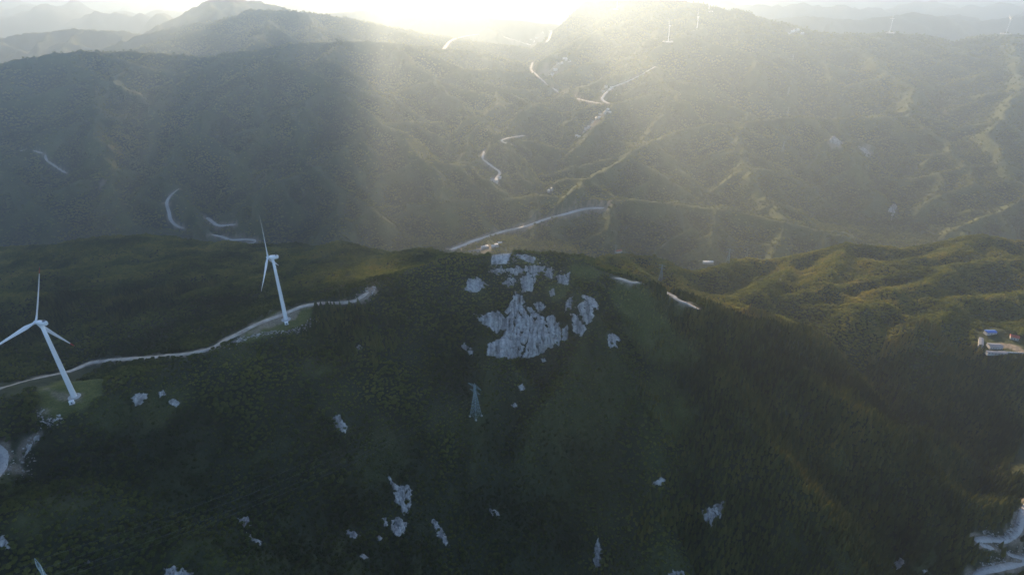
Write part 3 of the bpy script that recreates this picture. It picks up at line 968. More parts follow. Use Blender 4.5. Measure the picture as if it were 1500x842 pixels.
YARD = clear_spot(1462, 507, 30)
flatten([tuple(YARD), (YARD[0] + 55, YARD[1] - 4, YARD[2])], 16, 22)
paint(BARE, [hit(*p) for p in ((1464, 500), (1480, 503), (1505, 515), (1505, 522), (1490, 514), (1462, 508))], 0.9, 4)
paint(CLEAR, [hit(*p) for p in ((1425, 490), (1445, 480), (1500, 496), (1520, 520), (1480, 525), (1440, 518))], 1.0, 5)
PYLONS_PIX = [(697, 609), (967, 412), (901, 374), (1065, 388), (1093, 377)]
for p in PYLONS_PIX:
    clear_spot(p[0], p[1], 8)
TOWNS = [(870, 180, 14, 85, 30), (808, 107, 14, 120, 40), (727, 266, 4, 22, 12), (1160, 48, 9, 80, 15), (712, 364, 8, 60, 10), (806, 279, 2, 14, 8), (893, 132, 5, 40, 30), (790, 58, 9, 120, 60)]
for px, py, n, wx_, wy_ in TOWNS:
    clear_spot(px, py, wx_ * 0.7, 0.7)
clear_spot(1037, 385, 18); clear_spot(906, 368, 14)
# ------------------------------------------------------------------ the terrain sheet
def build_terrain():
    v = np.stack([GXX, GYY, HGT], -1).reshape(-1, 3).astype(np.float32)
    i = np.arange(NA)[:, None]; j = np.arange(NR - 1)[None, :]
    i2 = (i + 1) % NA
    f = np.stack([i * NR + j, i * NR + j + 1, i2 * NR + j + 1, i2 * NR + j], -1).reshape(-1, 4).astype(np.int32)
    me = bpy.data.meshes.new('mountain_terrain')
    me.vertices.add(len(v)); me.vertices.foreach_set('co', v.ravel())
    me.loops.add(f.size); me.loops.foreach_set('vertex_index', f.ravel())
    me.polygons.add(len(f))
    me.polygons.foreach_set('loop_start', np.arange(0, f.size, 4, dtype=np.int32))
    me.polygons.foreach_set('use_smooth', np.ones(len(f), bool))
    for nm, G in (('grass', GRASS), ('bare', BARE)):
        a = me.attributes.new(nm, 'FLOAT', 'POINT')
        a.data.foreach_set('value', np.clip(G, 0, 1).astype(np.float32).ravel())
    me.update(); me.validate()
    o = link('mountain_terrain', me, M['ground'])
    tag(o, 'forested mountain terrain falling from the ridge into the hazy valley', 'terrain', kind='structure')


build_terrain()


def ribbon(name, label, line, width, matname, wob, near):
    up = 0.25 if near else 1.2
    V, F = [], []
    L = [Vector(p) for p in line]
    r = random.Random(len(line))
    nw = 0.0
    for i, p in enumerate(L):
        d = (L[min(i + 1, len(L) - 1)] - L[max(i - 1, 0)]).to_2d().normalized()
        n = Vector((-d.y, d.x, 0))
        nw = nw * 0.6 + r.uniform(-1, 1) * 0.6
        w = width * 0.5 * (1 + wob * nw)
        if i in (0, len(L) - 1):
            w *= 0.4
        for s, dz in ((-1.12, -1.5 - up), (-1, 0.0), (0, 0.06), (1, 0.0), (1.12, -1.5 - up)):
            V.append(p + n * (w * s) + Vector((0, 0, up + dz)))
    for i in range(len(L) - 1):
        for k in range(4):
            a = i * 5 + k
            F.append((a, a + 1, a + 6, a + 5))
    o = mesh_obj(name, V, F, M[matname], smooth=True)
    tag(o, label, 'road', kind='structure')


for rd in ROADS:
    ribbon(*rd)

# ------------------------------------------------------------------ haze
zlo = float(HGT.min()) - 3.0
hb = MB().box((0, 0, (zlo + CAMZ + 12) / 2), (100000, 100000, CAMZ + 12 - zlo))
hm, t = nt('valley_haze')
pv = N(t, 'ShaderNodeVolumePrincipled')
pv.inputs['Color'].default_value = (0.66, 0.825, 1.0, 1)
pv.inputs['Density'].default_value = 0.00015
pv.inputs['Anisotropy'].default_value = 0.72
o_ = t.nodes.new('ShaderNodeOutputMaterial')
t.links.new(pv.outputs[0], o_.inputs['Volume'])
tag(hb.build('haze', hm), 'pale sunlit haze filling the valley air', 'haze', kind='stuff')


# ------------------------------------------------------------------ unseen broken cloud bank above the haze, placed to shade ground and air
CV, CF = [], []
_ib = bmesh.new()
bmesh.ops.create_icosphere(_ib, subdivisions=2, radius=1.0)
ICO_V = np.array([tuple(v.co.normalized()) for v in _ib.verts]); ICO_F = np.array([[q.index for q in f.verts] for f in _ib.faces])
_ib.free()


def cloud(cx, cy, cz, L, W, Tk, seed):
    """a heap of lumpy billows, flatter underneath"""
    r = random.Random(seed)
    for k in range(7):
        ox, oy = r.uniform(-.5, .5) * L, r.uniform(-.5, .5) * W
        e = 1 - 0.6 * max(abs(ox) / (L * .5), abs(oy) / (W * .5))
        sx, sy, sz = L * r.uniform(.24, .40), W * r.uniform(.24, .40), Tk * r.uniform(.5, 1.0) * (0.4 + 0.6 * e)
        p = ICO_V
        d = 1 + .22 * np.sin(p[:, 0] * 5 + k) * np.sin(p[:, 1] * 6 + seed) + .12 * np.sin(p[:, 0] * 13 + 2 * k) * np.sin(p[:, 2] * 11 + p[:, 1] * 9)
        z = np.where(p[:, 2] > 0, p[:, 2], p[:, 2] * .35)
        CF.append(ICO_F + len(CV) * len(p))
        CV.append(np.stack([cx + ox + p[:, 0] * sx * d, cy + oy + p[:, 1] * sy * d, cz + z * sz * d], -1))


sx_, sy_ = math.sin(SUN_AZ), math.cos(SUN_AZ)
for k, (lat, along, L, W) in enumerate(CLOUDS):
    # lat: metres left(-)/right(+) of the line to the sun, along: metres ahead
    cloud(lat * sy_ + along * sx_, along * sy_ - lat * sx_, CAMZ + 1500 + 120 * (k % 3), L, W, 260, 40 + k)
tag(mesh_obj('shading_cloud_bank', np.concatenate(CV).tolist(), np.concatenate(CF).tolist(), M['cloud'], smooth=True), 'unseen bank of broken cloud added over the far ranges to shade the left', 'clouds', kind='stuff')

# ------------------------------------------------------------------ trees
def conifer_crown(seed):
    """whorls of drooping boughs round a pointed leader"""
    r = random.Random(seed)
    v, f = [], []
    for k in range(15):
        t = k / 14
        z0 = 1.2 + 8.4 * t
        rad = 2.35 * (1 - t) ** 0.75 * (0.75 if k == 0 else 1) + 0.18
        n = max(4, int(9 - 5 * t))
        off = r.random() * 6
        for i in range(n):
            a = off + 2 * math.pi * (i + r.uniform(-.25, .25)) / n
            q = rad * r.uniform(.72, 1.15)
            dr = r.uniform(.15, .5) * q
            w = 0.42 * q + 0.22
            ca, sa = math.cos(a), math.sin(a)
            b = len(v)
            v += [(0, 0, z0 + 0.35), (ca * q * .6 - sa * w, sa * q * .6 + ca * w, z0 - dr * .35 + r.uniform(-.15, .15)),
                  (ca * q, sa * q, z0 - dr), (ca * q * .6 + sa * w, sa * q * .6 - ca * w, z0 - dr * .35 + r.uniform(-.15, .15))]
            f += [(b, b + 1, b + 2), (b, b + 2, b + 3)]
    b = len(v)
    v += [(.28, 0, 9.2), (-.14, .24, 9.2), (-.14, -.24, 9.2), (0, 0, 10.6)]
    f += [(b, b + 1, b + 3), (b + 1, b + 2, b + 3), (b + 2, b, b + 3)]
    return v, f


def trunk_geo(h, r0):
    m = MB()
    m.tube((0, 0, -0.8), (0.05, 0.03, h * 0.45), r0, r0 * 0.7, 6)
    m.tube((0.05, 0.03, h * 0.45), (0, 0, h), r0 * 0.7, r0 * 0.2, 6)
    return m


def broad_crown(seed, R=2.7, Hh=4.6, base=1.0, leaves=190, ls=0.6):
    r = random.Random(seed)
    v, f = [], []
    lobes = [(r.uniform(-.5, .5) * R, r.uniform(-.5, .5) * R, base + Hh * r.uniform(.35, .75), R * r.uniform(.42, .68)) for _ in range(5)]
    for lx, ly, lz, lr in lobes:                       # dense leaf clumps inside
        for _ in range(leaves // 5):
            d = Vector((r.gauss(0, 1), r.gauss(0, 1), r.gauss(0.25, 1))).normalized()
            p = Vector((lx, ly, lz)) + Vector((d.x * lr, d.y * lr, d.z * lr * 0.8)) * r.uniform(0.7, 1.08)
            nrm = (d + Vector((r.uniform(-.7, .7), r.uniform(-.7, .7), r.uniform(-.3, .9)))).normalized()
            q = nrm.to_track_quat('Z', 'Y')
            a = r.random() * 6.28
            s = ls * r.uniform(.7, 1.4)
            b = len(v)
            for k in range(4):
                an = a + k * math.pi / 2
                v.append(tuple(p + q @ Vector((math.cos(an) * s, math.sin(an) * s * .8, r.uniform(-.12, .12)))))
            f += [(b, b + 1, b + 2), (b, b + 2, b + 3)]
    return v, f


def mesh_from(name, v, f, mat):
    me = bpy.data.meshes.new(name)
    me.from_pydata(v, [], f)
    me.materials.append(mat)
    return me


CROWN = {'pine_tree': [mesh_from('crown', *conifer_crown(s), M['conifer']) for s in (1, 2, 3)],
         'broadleaf_tree': [mesh_from('crown', *broad_crown(s), M['broad']) for s in (4, 5, 6)]}
TRUNK = {'pine_tree': trunk_geo(9.5, 0.22).mesh('trunk', M['bark']), 'broadleaf_tree': trunk_geo(4.2, 0.24).mesh('trunk', M['bark'])}


def proto(kind, k):
    """trunk and crown in one mesh, for the uncountable forest"""
    a, b = CROWN[kind][k], TRUNK[kind]
    v = [tuple(x.co) for x in a.vertices]; f = [tuple(p.vertices) for p in a.polygons]
    n = len(v); nf = len(f)
    v += [tuple(x.co) for x in b.vertices]; f += [tuple(i + n for i in p.vertices) for p in b.polygons]
    me = mesh_from('forest_' + kind, v, f, a.materials[0])
    me.materials.append(M['bark'])
    me.polygons.foreach_set('material_index', [0] * nf + [1] * (len(f) - nf))
    return bpy.data.objects.new('forest_' + kind, me)


PROTO = {k: [proto(k, i) for i in range(3)] for k in CROWN}

# running horizon seen from the viewer, to leave out what no nearby viewpoint could see
el = (HGT[:NF] + 10 - CAMZ) / np.maximum(GR[:NF], 1)
run = np.maximum.accumulate(el, axis=1)
VIS = np.zeros((NA, NR)); VIS[:NF] = ((run - el) * GR[:NF] < 45).astype(float)


def scatter(rmin, rmax, spacing, jitter, amax=49):
    """jittered world grid inside the visible sector"""
    n = int(rmax / spacing) + 2
    gx, gy = np.meshgrid(np.arange(-n, n) * spacing, np.arange(0, n) * spacing)
    gx = gx.ravel() + rng.uniform(-jitter, jitter, gx.size) * spacing
    gy = gy.ravel() + rng.uniform(-jitter, jitter, gy.size) * spacing
    r = np.hypot(gx, gy)
    a = np.degrees(np.arctan2(gx, gy))
    m = (r > rmin) & (r <= rmax) & (np.abs(a) < np.where(r < 800, amax + 9, amax))
    gx, gy = gx[m], gy[m]
    m = (_interp(VIS, gx, gy) > 0.05) & (rng.random(gx.size) > _interp(CLEAR, gx, gy))
    return gx[m], gy[m]


def forest(name, label, kind, x, y, scale, tone):
    z = height(x, y)
    n = len(x)
    me = bpy.data.meshes.new(name)
    me.vertices.add(n)
    me.vertices.foreach_set('co', np.stack([x, y, z - 0.1 * scale], -1).astype(np.float32).ravel())
    for nm, arr, ty in (('rz', rng.uniform(0, 6.28, n), 'FLOAT'), ('sc', scale, 'FLOAT'), ('tone', tone, 'FLOAT')):
        a = me.attributes.new(nm, ty, 'POINT'); a.data.foreach_set('value', arr.astype(np.float32))
    a = me.attributes.new('pid', 'INT', 'POINT'); a.data.foreach_set('value', rng.integers(0, 3, n).astype(np.int32))
    o = bpy.data.objects.new(name, me); COL.objects.link(o)
    g = bpy.data.node_groups.new(name + '_scatter', 'GeometryNodeTree')
    g.interface.new_socket('Geometry', in_out='INPUT', socket_type='NodeSocketGeometry')
    g.interface.new_socket('Geometry', in_out='OUTPUT', socket_type='NodeSocketGeometry')
    gi = g.nodes.new('NodeGroupInput'); go = g.nodes.new('NodeGroupOutput')
    ip = g.nodes.new('GeometryNodeInstanceOnPoints')
    ip.inputs['Pick Instance'].default_value = True
    jn = g.nodes.new('GeometryNodeJoinGeometry')
    for p in reversed(PROTO[kind]):
        oi = g.nodes.new('GeometryNodeObjectInfo'); oi.inputs['Object'].default_value = p
        oi.inputs['As Instance'].default_value = True
        g.links.new(oi.outputs['Geometry'], jn.inputs[0])

    def na(nm, ty):
        q = g.nodes.new('GeometryNodeInputNamedAttribute'); q.data_type = ty; q.inputs['Name'].default_value = nm
        return q.outputs['Attribute']
    cx = g.nodes.new('ShaderNodeCombineXYZ'); g.links.new(na('rz', 'FLOAT'), cx.inputs[2])
    g.links.new(gi.outputs[0], ip.inputs['Points']); g.links.new(jn.outputs[0], ip.inputs['Instance'])
    g.links.new(na('pid', 'INT'), ip.inputs['Instance Index']); g.links.new(cx.outputs[0], ip.inputs['Rotation'])
    g.links.new(na('sc', 'FLOAT'), ip.inputs['Scale'])
    g.links.new(ip.outputs[0], go.inputs[0])
    md = o.modifiers.new('scatter', 'NODES'); md.node_group = g
    tag(o, label, 'forest', kind='stuff')
    print(name, n)
    return o


x, y = scatter(150, 1700, 3.6, 0.46)
con = _interp(CONIF, x, y) > 0.5
gr = _interp(GRASS, x, y)
keep = rng.random(len(x)) > 0.25 * gr
x, y, con, gr = x[keep], y[keep], con[keep], gr[keep]
front = (y < 720) & ~con
big = fbm(x, y, 50, 2, 500)
sc_b = np.where(front, np.clip(0.56 + 0.26 * big + 0.20 * rng.standard_normal(len(x)), 0.22, 1.5), np.clip(0.78 + 0.25 * big + 0.22 * rng.standard_normal(len(x)), 0.4, 1.9))
sc_c = np.clip(0.84 + 0.22 * big + 0.22 * rng.standard_normal(len(x)), 0.4, 1.7)

sc_b = sc_b * (1 - 0.62 * gr)
sc_c = sc_c * (1 - 0.55 * gr)
# leaf tone: sunlight painted on right-hand ridges, shade on near face, russet plateau patches
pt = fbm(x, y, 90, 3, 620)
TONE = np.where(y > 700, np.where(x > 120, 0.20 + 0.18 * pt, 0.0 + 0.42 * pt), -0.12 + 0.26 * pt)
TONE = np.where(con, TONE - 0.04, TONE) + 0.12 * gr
# the largest in view of each kind stand as trees of their own
def pick(mask, sc, n):
    i = np.nonzero(mask)[0]
    zz = height(x[i], y[i]) - CAMZ
    f = y[i] * CT - zz * ST
    u = x[i] / f * FPX + 750
    v = 421 - (y[i] * ST + zz * CT) / f * FPX
    d = np.sqrt(x[i] ** 2 + y[i] ** 2 + zz ** 2)
    el_ok = _interp(VIS, x[i], y[i]) > 0.9
    s = np.where((u > 5) & (u < 1495) & (v > 0) & (v < 838) & el_ok, sc[i] / d, 0)
    return i[np.argsort(-s)[:n]]


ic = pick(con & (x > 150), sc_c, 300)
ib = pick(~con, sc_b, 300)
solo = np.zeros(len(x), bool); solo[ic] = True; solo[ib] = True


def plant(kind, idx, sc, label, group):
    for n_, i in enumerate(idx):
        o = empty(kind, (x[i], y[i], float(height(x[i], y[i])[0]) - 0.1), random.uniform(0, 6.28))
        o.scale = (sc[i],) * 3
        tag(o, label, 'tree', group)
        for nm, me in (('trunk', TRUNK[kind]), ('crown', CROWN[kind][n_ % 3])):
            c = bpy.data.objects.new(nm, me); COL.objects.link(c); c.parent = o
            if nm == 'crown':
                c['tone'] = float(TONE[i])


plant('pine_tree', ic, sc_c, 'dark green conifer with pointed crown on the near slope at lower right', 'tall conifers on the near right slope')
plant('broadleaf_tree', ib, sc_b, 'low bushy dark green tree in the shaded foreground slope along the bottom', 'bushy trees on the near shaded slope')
m = con & ~solo
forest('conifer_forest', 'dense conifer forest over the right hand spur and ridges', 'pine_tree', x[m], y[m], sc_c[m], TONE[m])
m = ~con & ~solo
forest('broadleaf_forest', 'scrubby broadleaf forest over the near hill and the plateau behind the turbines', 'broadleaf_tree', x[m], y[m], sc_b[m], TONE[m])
xf, yf = scatter(1700, 3300, 7.5, 0.48)
forest('valley_forest', 'blue hazy forest on the slopes across the valley', 'broadleaf_tree', xf, yf, np.clip(1.35 + 0.3 * rng.standard_normal(len(xf)), 0.7, 2.2), 0.02 + 0.2 * fbm(xf, yf, 240, 3, 640))
xf, yf = scatter(3300, 5200, 12, 0.48)
forest('distant_forest', 'faint forest on the distant ranges in the haze', 'broadleaf_tree', xf, yf, np.clip(1.9 + 0.4 * rng.standard_normal(len(xf)), 1.0, 3.0), 0.02 + 0.2 * fbm(xf, yf, 300, 3, 640))
# ------------------------------------------------------------------ wind turbines
TOWER, BLADE = 80.0, 46.0


def ring(z, r, n=24, cx=0.0, cy=0.0):
    return [(cx + math.cos(2 * math.pi * i / n) * r, cy + math.sin(2 * math.pi * i / n) * r, z) for i in range(n)]


def blade_section(t, n=14):
    """aerofoil outline at span fraction t, blade along +Z, chord along X"""
    out = []
    if t < 0.04:
        ch, th, tw = 2.0, 2.0, 0.3
    else:
        q = sstep(0.04, 0.20, t)
        ch = (2.0 + 1.5 * q) * (1 - 0.86 * max(0, (t - 0.2) / 0.8) ** 0.9)
        th = (2.0 * (1 - q) + q * ch * 0.24) * 1.0
        tw = 0.3 * (1 - t)
    for i in range(n):
        a = 2 * math.pi * i / n
        x = math.cos(a)
        y = math.sin(a) * (1 if t < 0.04 else (0.75 + 0.25 * x))
        x = (x * 0.5 + (0.16 if t >= 0.04 else 0)) * ch
        y = y * 0.5 * th
        out.append((x * math.cos(tw) - y * math.sin(tw), x * math.sin(tw) + y * math.cos(tw)))
    return out


def blade_mesh(name, t0, t1, mat, n=12, grow=0.0):
    m = MB()
    R = []
    for k in range(n + 1):
        t = t0 + (t1 - t0) * k / n
        R.append([(x * (1 + grow), y * (1 + grow) + 1.2 * t * t, 1.0 + t * BLADE) for x, y in blade_section(t)])
    m.rings(R)
    return m.mesh(name, mat)


BL_ME = blade_mesh('blade', 0.0, 1.0, M['white_paint'], 20)
TIP_ME = blade_mesh('blade_tip', 0.88, 0.995, M['red_paint'], 5, 0.04)


def shared():
    m = MB()
    m.rings([ring(z, 2.3 - 0.95 * z / TOWER, 28) for z in (-2, 0.3, 20, 40, 60, TOWER - 1.6)])
    tw = m.mesh('tower', M['white_paint'])
    m = MB()
    for z in (27, 53):
        r = 2.3 - 0.95 * z / TOWER + 0.05
        m.rings([ring(z - .12, r, 28), ring(z + .12, r, 28)])
    fl = m.mesh('flange', M['white_paint'])
    m = MB().rings([ring(-2, 5.2, 24), ring(0.25, 5.2, 24), ring(0.45, 4.9, 24)])
    fo = m.mesh('foundation', M['concrete'])
    m = MB()                                            # nacelle, rotor end towards +X
    prof = [(-6.2, 1.2, 1.3), (-5.6, 1.65, 1.75), (-2, 1.9, 2.0), (2.0, 1.85, 1.95), (3.0, 1.5, 1.6)]
    R = []
    for x, w, h in prof:
        R.append([(x, w * math.copysign(abs(math.cos(a)) ** .5, math.cos(a)), h * math.copysign(abs(math.sin(a)) ** .5, math.sin(a))) for a in [2 * math.pi * (i + .5) / 16 for i in range(16)]])
    m.rings(R)
    na = m.mesh('nacelle', M['white_paint'])
    na.transform(Matrix.Translation((0, 0, TOWER)))
    m = MB().box((-4.2, 0, TOWER + 2.4), (1.6, 2.2, 0.9))
    co = m.mesh('cooler', M['roof_grey'])
    m = MB()
    m.rings([[(x, r * math.cos(a), r * math.sin(a)) for a in [2 * math.pi * i / 20 for i in range(20)]] for x, r in ((-1.4, 1.35), (-.6, 1.6), (.6, 1.55), (1.5, 1.1), (2.0, 0.45), (2.12, .05))])
    hb_ = m.mesh('hub', M['white_paint'])
    m = MB().box((0, 0, 1.5), (1.1, 0.5, 2.4))
    dr = m.mesh('door', M['roof_grey'])
    m = MB()
    for k in range(4):
        m.box((0, -0.35 * k, 0.9 - .25 * k), (1.3, .34, .08))
    stp = m.mesh('steps', M['dark'])
    for me in (tw, na, hb_):
        me.polygons.foreach_set('use_smooth', [len(p.vertices) == 4 for p in me.polygons])
    BL_ME.polygons.foreach_set('use_smooth', [len(p.vertices) == 4 for p in BL_ME.polygons])
    return dict(tower=tw, flange=fl, foundation=fo, nacelle=na, cooler=co, hub=hb_, door=dr, steps=stp)


TM = shared()


def child(name, me, parent):
    o = bpy.data.objects.new(name, me); COL.objects.link(o); o.parent = parent
    return o


def turbine(loc, axis_deg, phase_deg, label, group, red=False, detail=True, sc=1.0):
    root = empty('wind_turbine', tuple(loc), math.radians(axis_deg))
    root.scale = (sc,) * 3
    tag(root, label, 'wind turbine', group)
    tw = child('tower', TM['tower'], root)
    if detail:
        child('flange', TM['flange'], tw)
        d = child('door', TM['door'], tw); d.location = (0, -2.2, 0.3)
        s = child('steps', TM['steps'], root); s.location = (0, -2.8, 0.2)
    child('foundation', TM['foundation'], root)
    na = child('nacelle', TM['nacelle'], root)
    if detail:
        child('cooler', TM['cooler'], na)
    hubx = 4.6
    hb_ = child('hub', TM['hub'], root); hb_.location = (hubx, 0, TOWER)
    for k in range(3):
        b = child('blade', BL_ME, root)
        a = math.radians(phase_deg + 120 * k)
        # blade is built along Z with chord X: turn chord into the rotor plane, then spin about the rotor axis (+X)
        b.matrix_local = Matrix.Translation((hubx, 0, TOWER)) @ Matrix.Rotation(a, 4, 'X') @ Matrix.Rotation(math.radians(-75), 4, 'Z')
        if red:
            t_ = child('blade_tip', TIP_ME, b)
            t_['label'] = 'red painted blade tip'
    return root


def gz(x, y):
    return float(height(x, y)[0])


T1z, T2z = gz(T1[0], T1[1]), gz(T2[0], T2[1])
# rotor axis points left (about 175 degrees); spinning about that axis by +a carries an upright blade towards +Y (away from the viewer) for axis 180
turbine((T1[0], T1[1], T1z), 170, 30, 'tall white wind turbine with red blade tips on the grassy pad at far left', 'near wind turbines on the ridge', True)
turbine((T2[0], T2[1], T2z), 188, 8, 'white wind turbine beside the bend of the ridge track', 'near wind turbines on the ridge')
FAR_T = [(902, 35, 172, -12, 'hazy white turbine furthest left in the bright glow'), (979, 57.5, 174, 40, 'hazy turbine lowest of the four in the sun glow'),
         (1020.8, 42.4, 168, 5, 'hazy turbine right of the lowest one in the sun glow'), (1036, 29.6, 172, 12, 'hazy turbine on the skyline at the right end of the sun glow'),
         (1302.4, 49, 165, 95, 'distant turbine standing alone on the grey ridge at upper right'), (1474, 48, 160, 60, 'distant turbine nearest the upper right corner')]
for px, py, ax, ph, lab in FAR_T:
    yy = {902: 4600, 979: 3600, 1020.8: 3900, 1036: 4300, 1302.4: 4080, 1474: 3950}[px]
    c = np.array(P(px, py, yy)); c[2] = gz(c[0], c[1])
    turbine((c[0], c[1], c[2] - 0.5), ax, ph, lab, 'distant wind turbines on the far ridge', False, False)
    pm = MB().rings([ring(-4, 30, 20), ring(1.0, 28, 20)])
    o = pm.build('turbine_pad', M['farroad']); o.location = tuple(c)
    tag(o, 'pale levelled pad under ' + lab, 'ground', kind='structure')


def cabinet(px, py, rz, label):
    c = hit(px, py)
    root = empty('transformer_cabinet', tuple(c), rz)
    tag(root, label, 'transformer cabinet', 'transformer cabinets')
    MB().box((0, 0, 0.0), (4.4, 3.4, 0.8)).build('plinth', M['concrete'], root)
    b = MB().box((0, 0, 1.75), (3.6, 2.6, 2.7)).build('cabinet_body', M['white_paint'], root)
    MB().box((0, -1.33, 1.6), (1.2, .06, 2.0)).build('door', M['roof_grey'], b)
    rf = MB()
    rf.rings([[(-1.95, -1.5, 3.1), (1.95, -1.5, 3.1), (1.95, 1.5, 3.1), (-1.95, 1.5, 3.1)], [(-1.5, -.5, 3.7), (1.5, -.5, 3.7), (1.5, .5, 3.7), (-1.5, .5, 3.7)]])
    rf.build('roof', M['white_paint'], root)


cabinet(106, 591, 0.5, 'small white transformer cabinet at the foot of the red tipped turbine')
cabinet(420, 475, 0.4, 'small white transformer cabinet at the foot of the turbine by the track bend')

# ------------------------------------------------------------------ lattice pylons and their wires
PH = 45.0


def pylon_parts():
    def leg_at(z, sx, sy):
        w = 4.6 * (1 - z / 32.0) + 0.9 * (z / 32.0) if z < 32 else 0.9
        return Vector((sx * w, sy * w, z))
    out = []
    for sx, sy in ((-1, -1), (1, -1), (1, 1), (-1, 1)):
        m = MB()
        m.tube(leg_at(-1.5, sx, sy), leg_at(32, sx, sy), 0.24, 0.18, 4)
        m.tube(leg_at(32, sx, sy), leg_at(PH - 3, sx, sy), 0.18, 0.15, 4)
        out.append(('leg', m.mesh('leg', M['steel'])))
        m = MB().box((leg_at(0, sx, sy).x, leg_at(0, sx, sy).y, -0.1), (1.6, 1.6, 1.4))
        out.append(('footing', m.mesh('footing', M['concrete'])))
    lev = [0, 6, 11, 15.5, 19.5, 23, 26, 28.5, 30.5, 32.5, 34.5, 36.5, 38.5, 40.5, 42]
    cs = [(-1, -1), (1, -1), (1, 1), (-1, 1)]
    for k in range(4):
        a, b = cs[k], cs[(k + 1) % 4]
        m = MB()
        for z0, z1 in zip(lev, lev[1:]):
            m.tube(leg_at(z0, *a), leg_at(z1, *b), 0.11, n=4, cap=False)
            m.tube(leg_at(z0, *b), leg_at(z1, *a), 0.11, n=4, cap=False)
            m.tube(leg_at(z1, *a), leg_at(z1, *b), 0.10, n=4, cap=False)
        out.append(('bracing', m.mesh('bracing', M['steel'])))
    for z, L in ((33, 7.5), (40, 9.5)):
        m = MB()
        for s in (-1, 1):
            for sy in (-.9, .9):
                m.tube((s * .9, sy, z), (s * L, 0, z + .5), .14, n=4)
                m.tube((s * .9, sy, z + 2.2), (s * L, 0, z + .5), .12, n=4)
            for q in (.3, .6):
                m.tube((s * (.9 + (L - .9) * q), -.9 * (1 - q), z + .5 * q), (s * (.9 + (L - .9) * q), .9 * (1 - q), z + 2.2 - 1.7 * q), .08, n=4)
        out.append(('crossarm', m.mesh('crossarm', M['steel'])))
        for s in (-1, 1):
            m = MB()
            for q in range(6):
                m.tube((s * L, 0, z + .3 - .35 * q), (s * L, 0, z + .12 - .35 * q), .2, n=6)
            m.tube((s * L, 0, z + .4), (s * L, 0, z - 1.9), .06, n=4)
            out.append(('insulator', m.mesh('insulator', M['glass'])))
    m = MB()
    for sx, sy in cs:
        m.tube((sx * .9, sy * .9, PH - 3), (0, 0, PH), .13, .1, n=4)
    out.append(('peak', m.mesh('peak', M['steel'])))
    return out


PY = pylon_parts()


def pylon(loc, rz, label, sc=1.0):
    root = empty('lattice_pylon', tuple(loc), rz)
    root.scale = (sc,) * 3
    tag(root, label, 'pylon', 'lattice pylons of the power line')
    for nm, me in PY:
        child(nm, me, root)
    return root


PYL = [(-0.7, 'blue grey lattice pylon on the dark slope below the cliff', 1.0), (-0.5, 'lattice pylon on the crest right of the rocky summit', 0.75),
       (-0.3, 'lattice pylon with wide arms on the small hill behind the summit', 0.9), (-0.6, 'left pylon of the pair on the golden right ridge', 0.8), (-0.6, 'right pylon of the pair on the golden right ridge', 0.8)]
ploc = []
for (px, py), (rz, lab, sc) in zip(PYLONS_PIX, PYL):
    c = hit(px, py)
    ploc.append((c, rz, sc))
    pylon(c, rz, lab, sc)
# the pylon whose head only just enters at the bottom left: walk along the sight line of its tip until its foot meets the ground
best = None
for yy in np.arange(200, 330, 1.0):
    tp = P(54, 824, yy)
    e = abs(tp[2] - PH - gz(tp[0], tp[1]))
    if best is None or e < best[0]:
        best = (e, tp)
tp = best[1]
foot = (tp[0], tp[1], gz(tp[0], tp[1]))
pylon(foot, -0.7, 'blue lattice pylon head poking in at the bottom left corner')
for px, py, lab in ((1146, 222, 'faint far pylon lowest on the grey right slope'), (1153, 170, 'faint far pylon on the crest of the middle right spur'), (1154, 140, 'faint far pylon half way up the grey right slope'), (1160, 92, 'faint far pylon near the top of the grey right slope')):
    pylon(hit(px, py), 0.2, lab, 1.0)


def wire(a, b, sag, label):
    a, b = Vector(a), Vector(b)
    m = MB()
    n = 26
    pts = [a.lerp(b, i / n) - Vector((0, 0, 4 * sag * (i / n) * (1 - i / n))) for i in range(n + 1)]
    for p, q in zip(pts, pts[1:]):
        m.tube(p, q, 0.035, n=4, cap=False)
    tag(m.build('power_wire', M['wire']), label, 'wire', 'wires of the power line')


def arm(c, rz, s, z, L, sc=1.0):
    return (c[0] + math.cos(rz) * s * L * sc, c[1] + math.sin(rz) * s * L * sc, c[2] + z * sc)


c0, r0, s0 = ploc[0]
far_end = (foot[0] - 160, foot[1] - 110, foot[2] - 40)
for z, L, nm in ((31.2, 7.5, 'lower'), (38.2, 9.5, 'upper')):
    for s, side in ((-1, 'left'), (1, 'right')):
        wire(arm(foot, -0.7, s, z, L), arm(c0, r0, s, z, L), 13, f'thin {nm} {side} wire from the bottom left pylon to the pylon below the cliff')
        wire(arm(foot, -0.7, s, z, L), arm(far_end, -0.7, s, z, L), 6, f'thin {nm} {side} wire leaving the bottom left pylon towards the left edge')


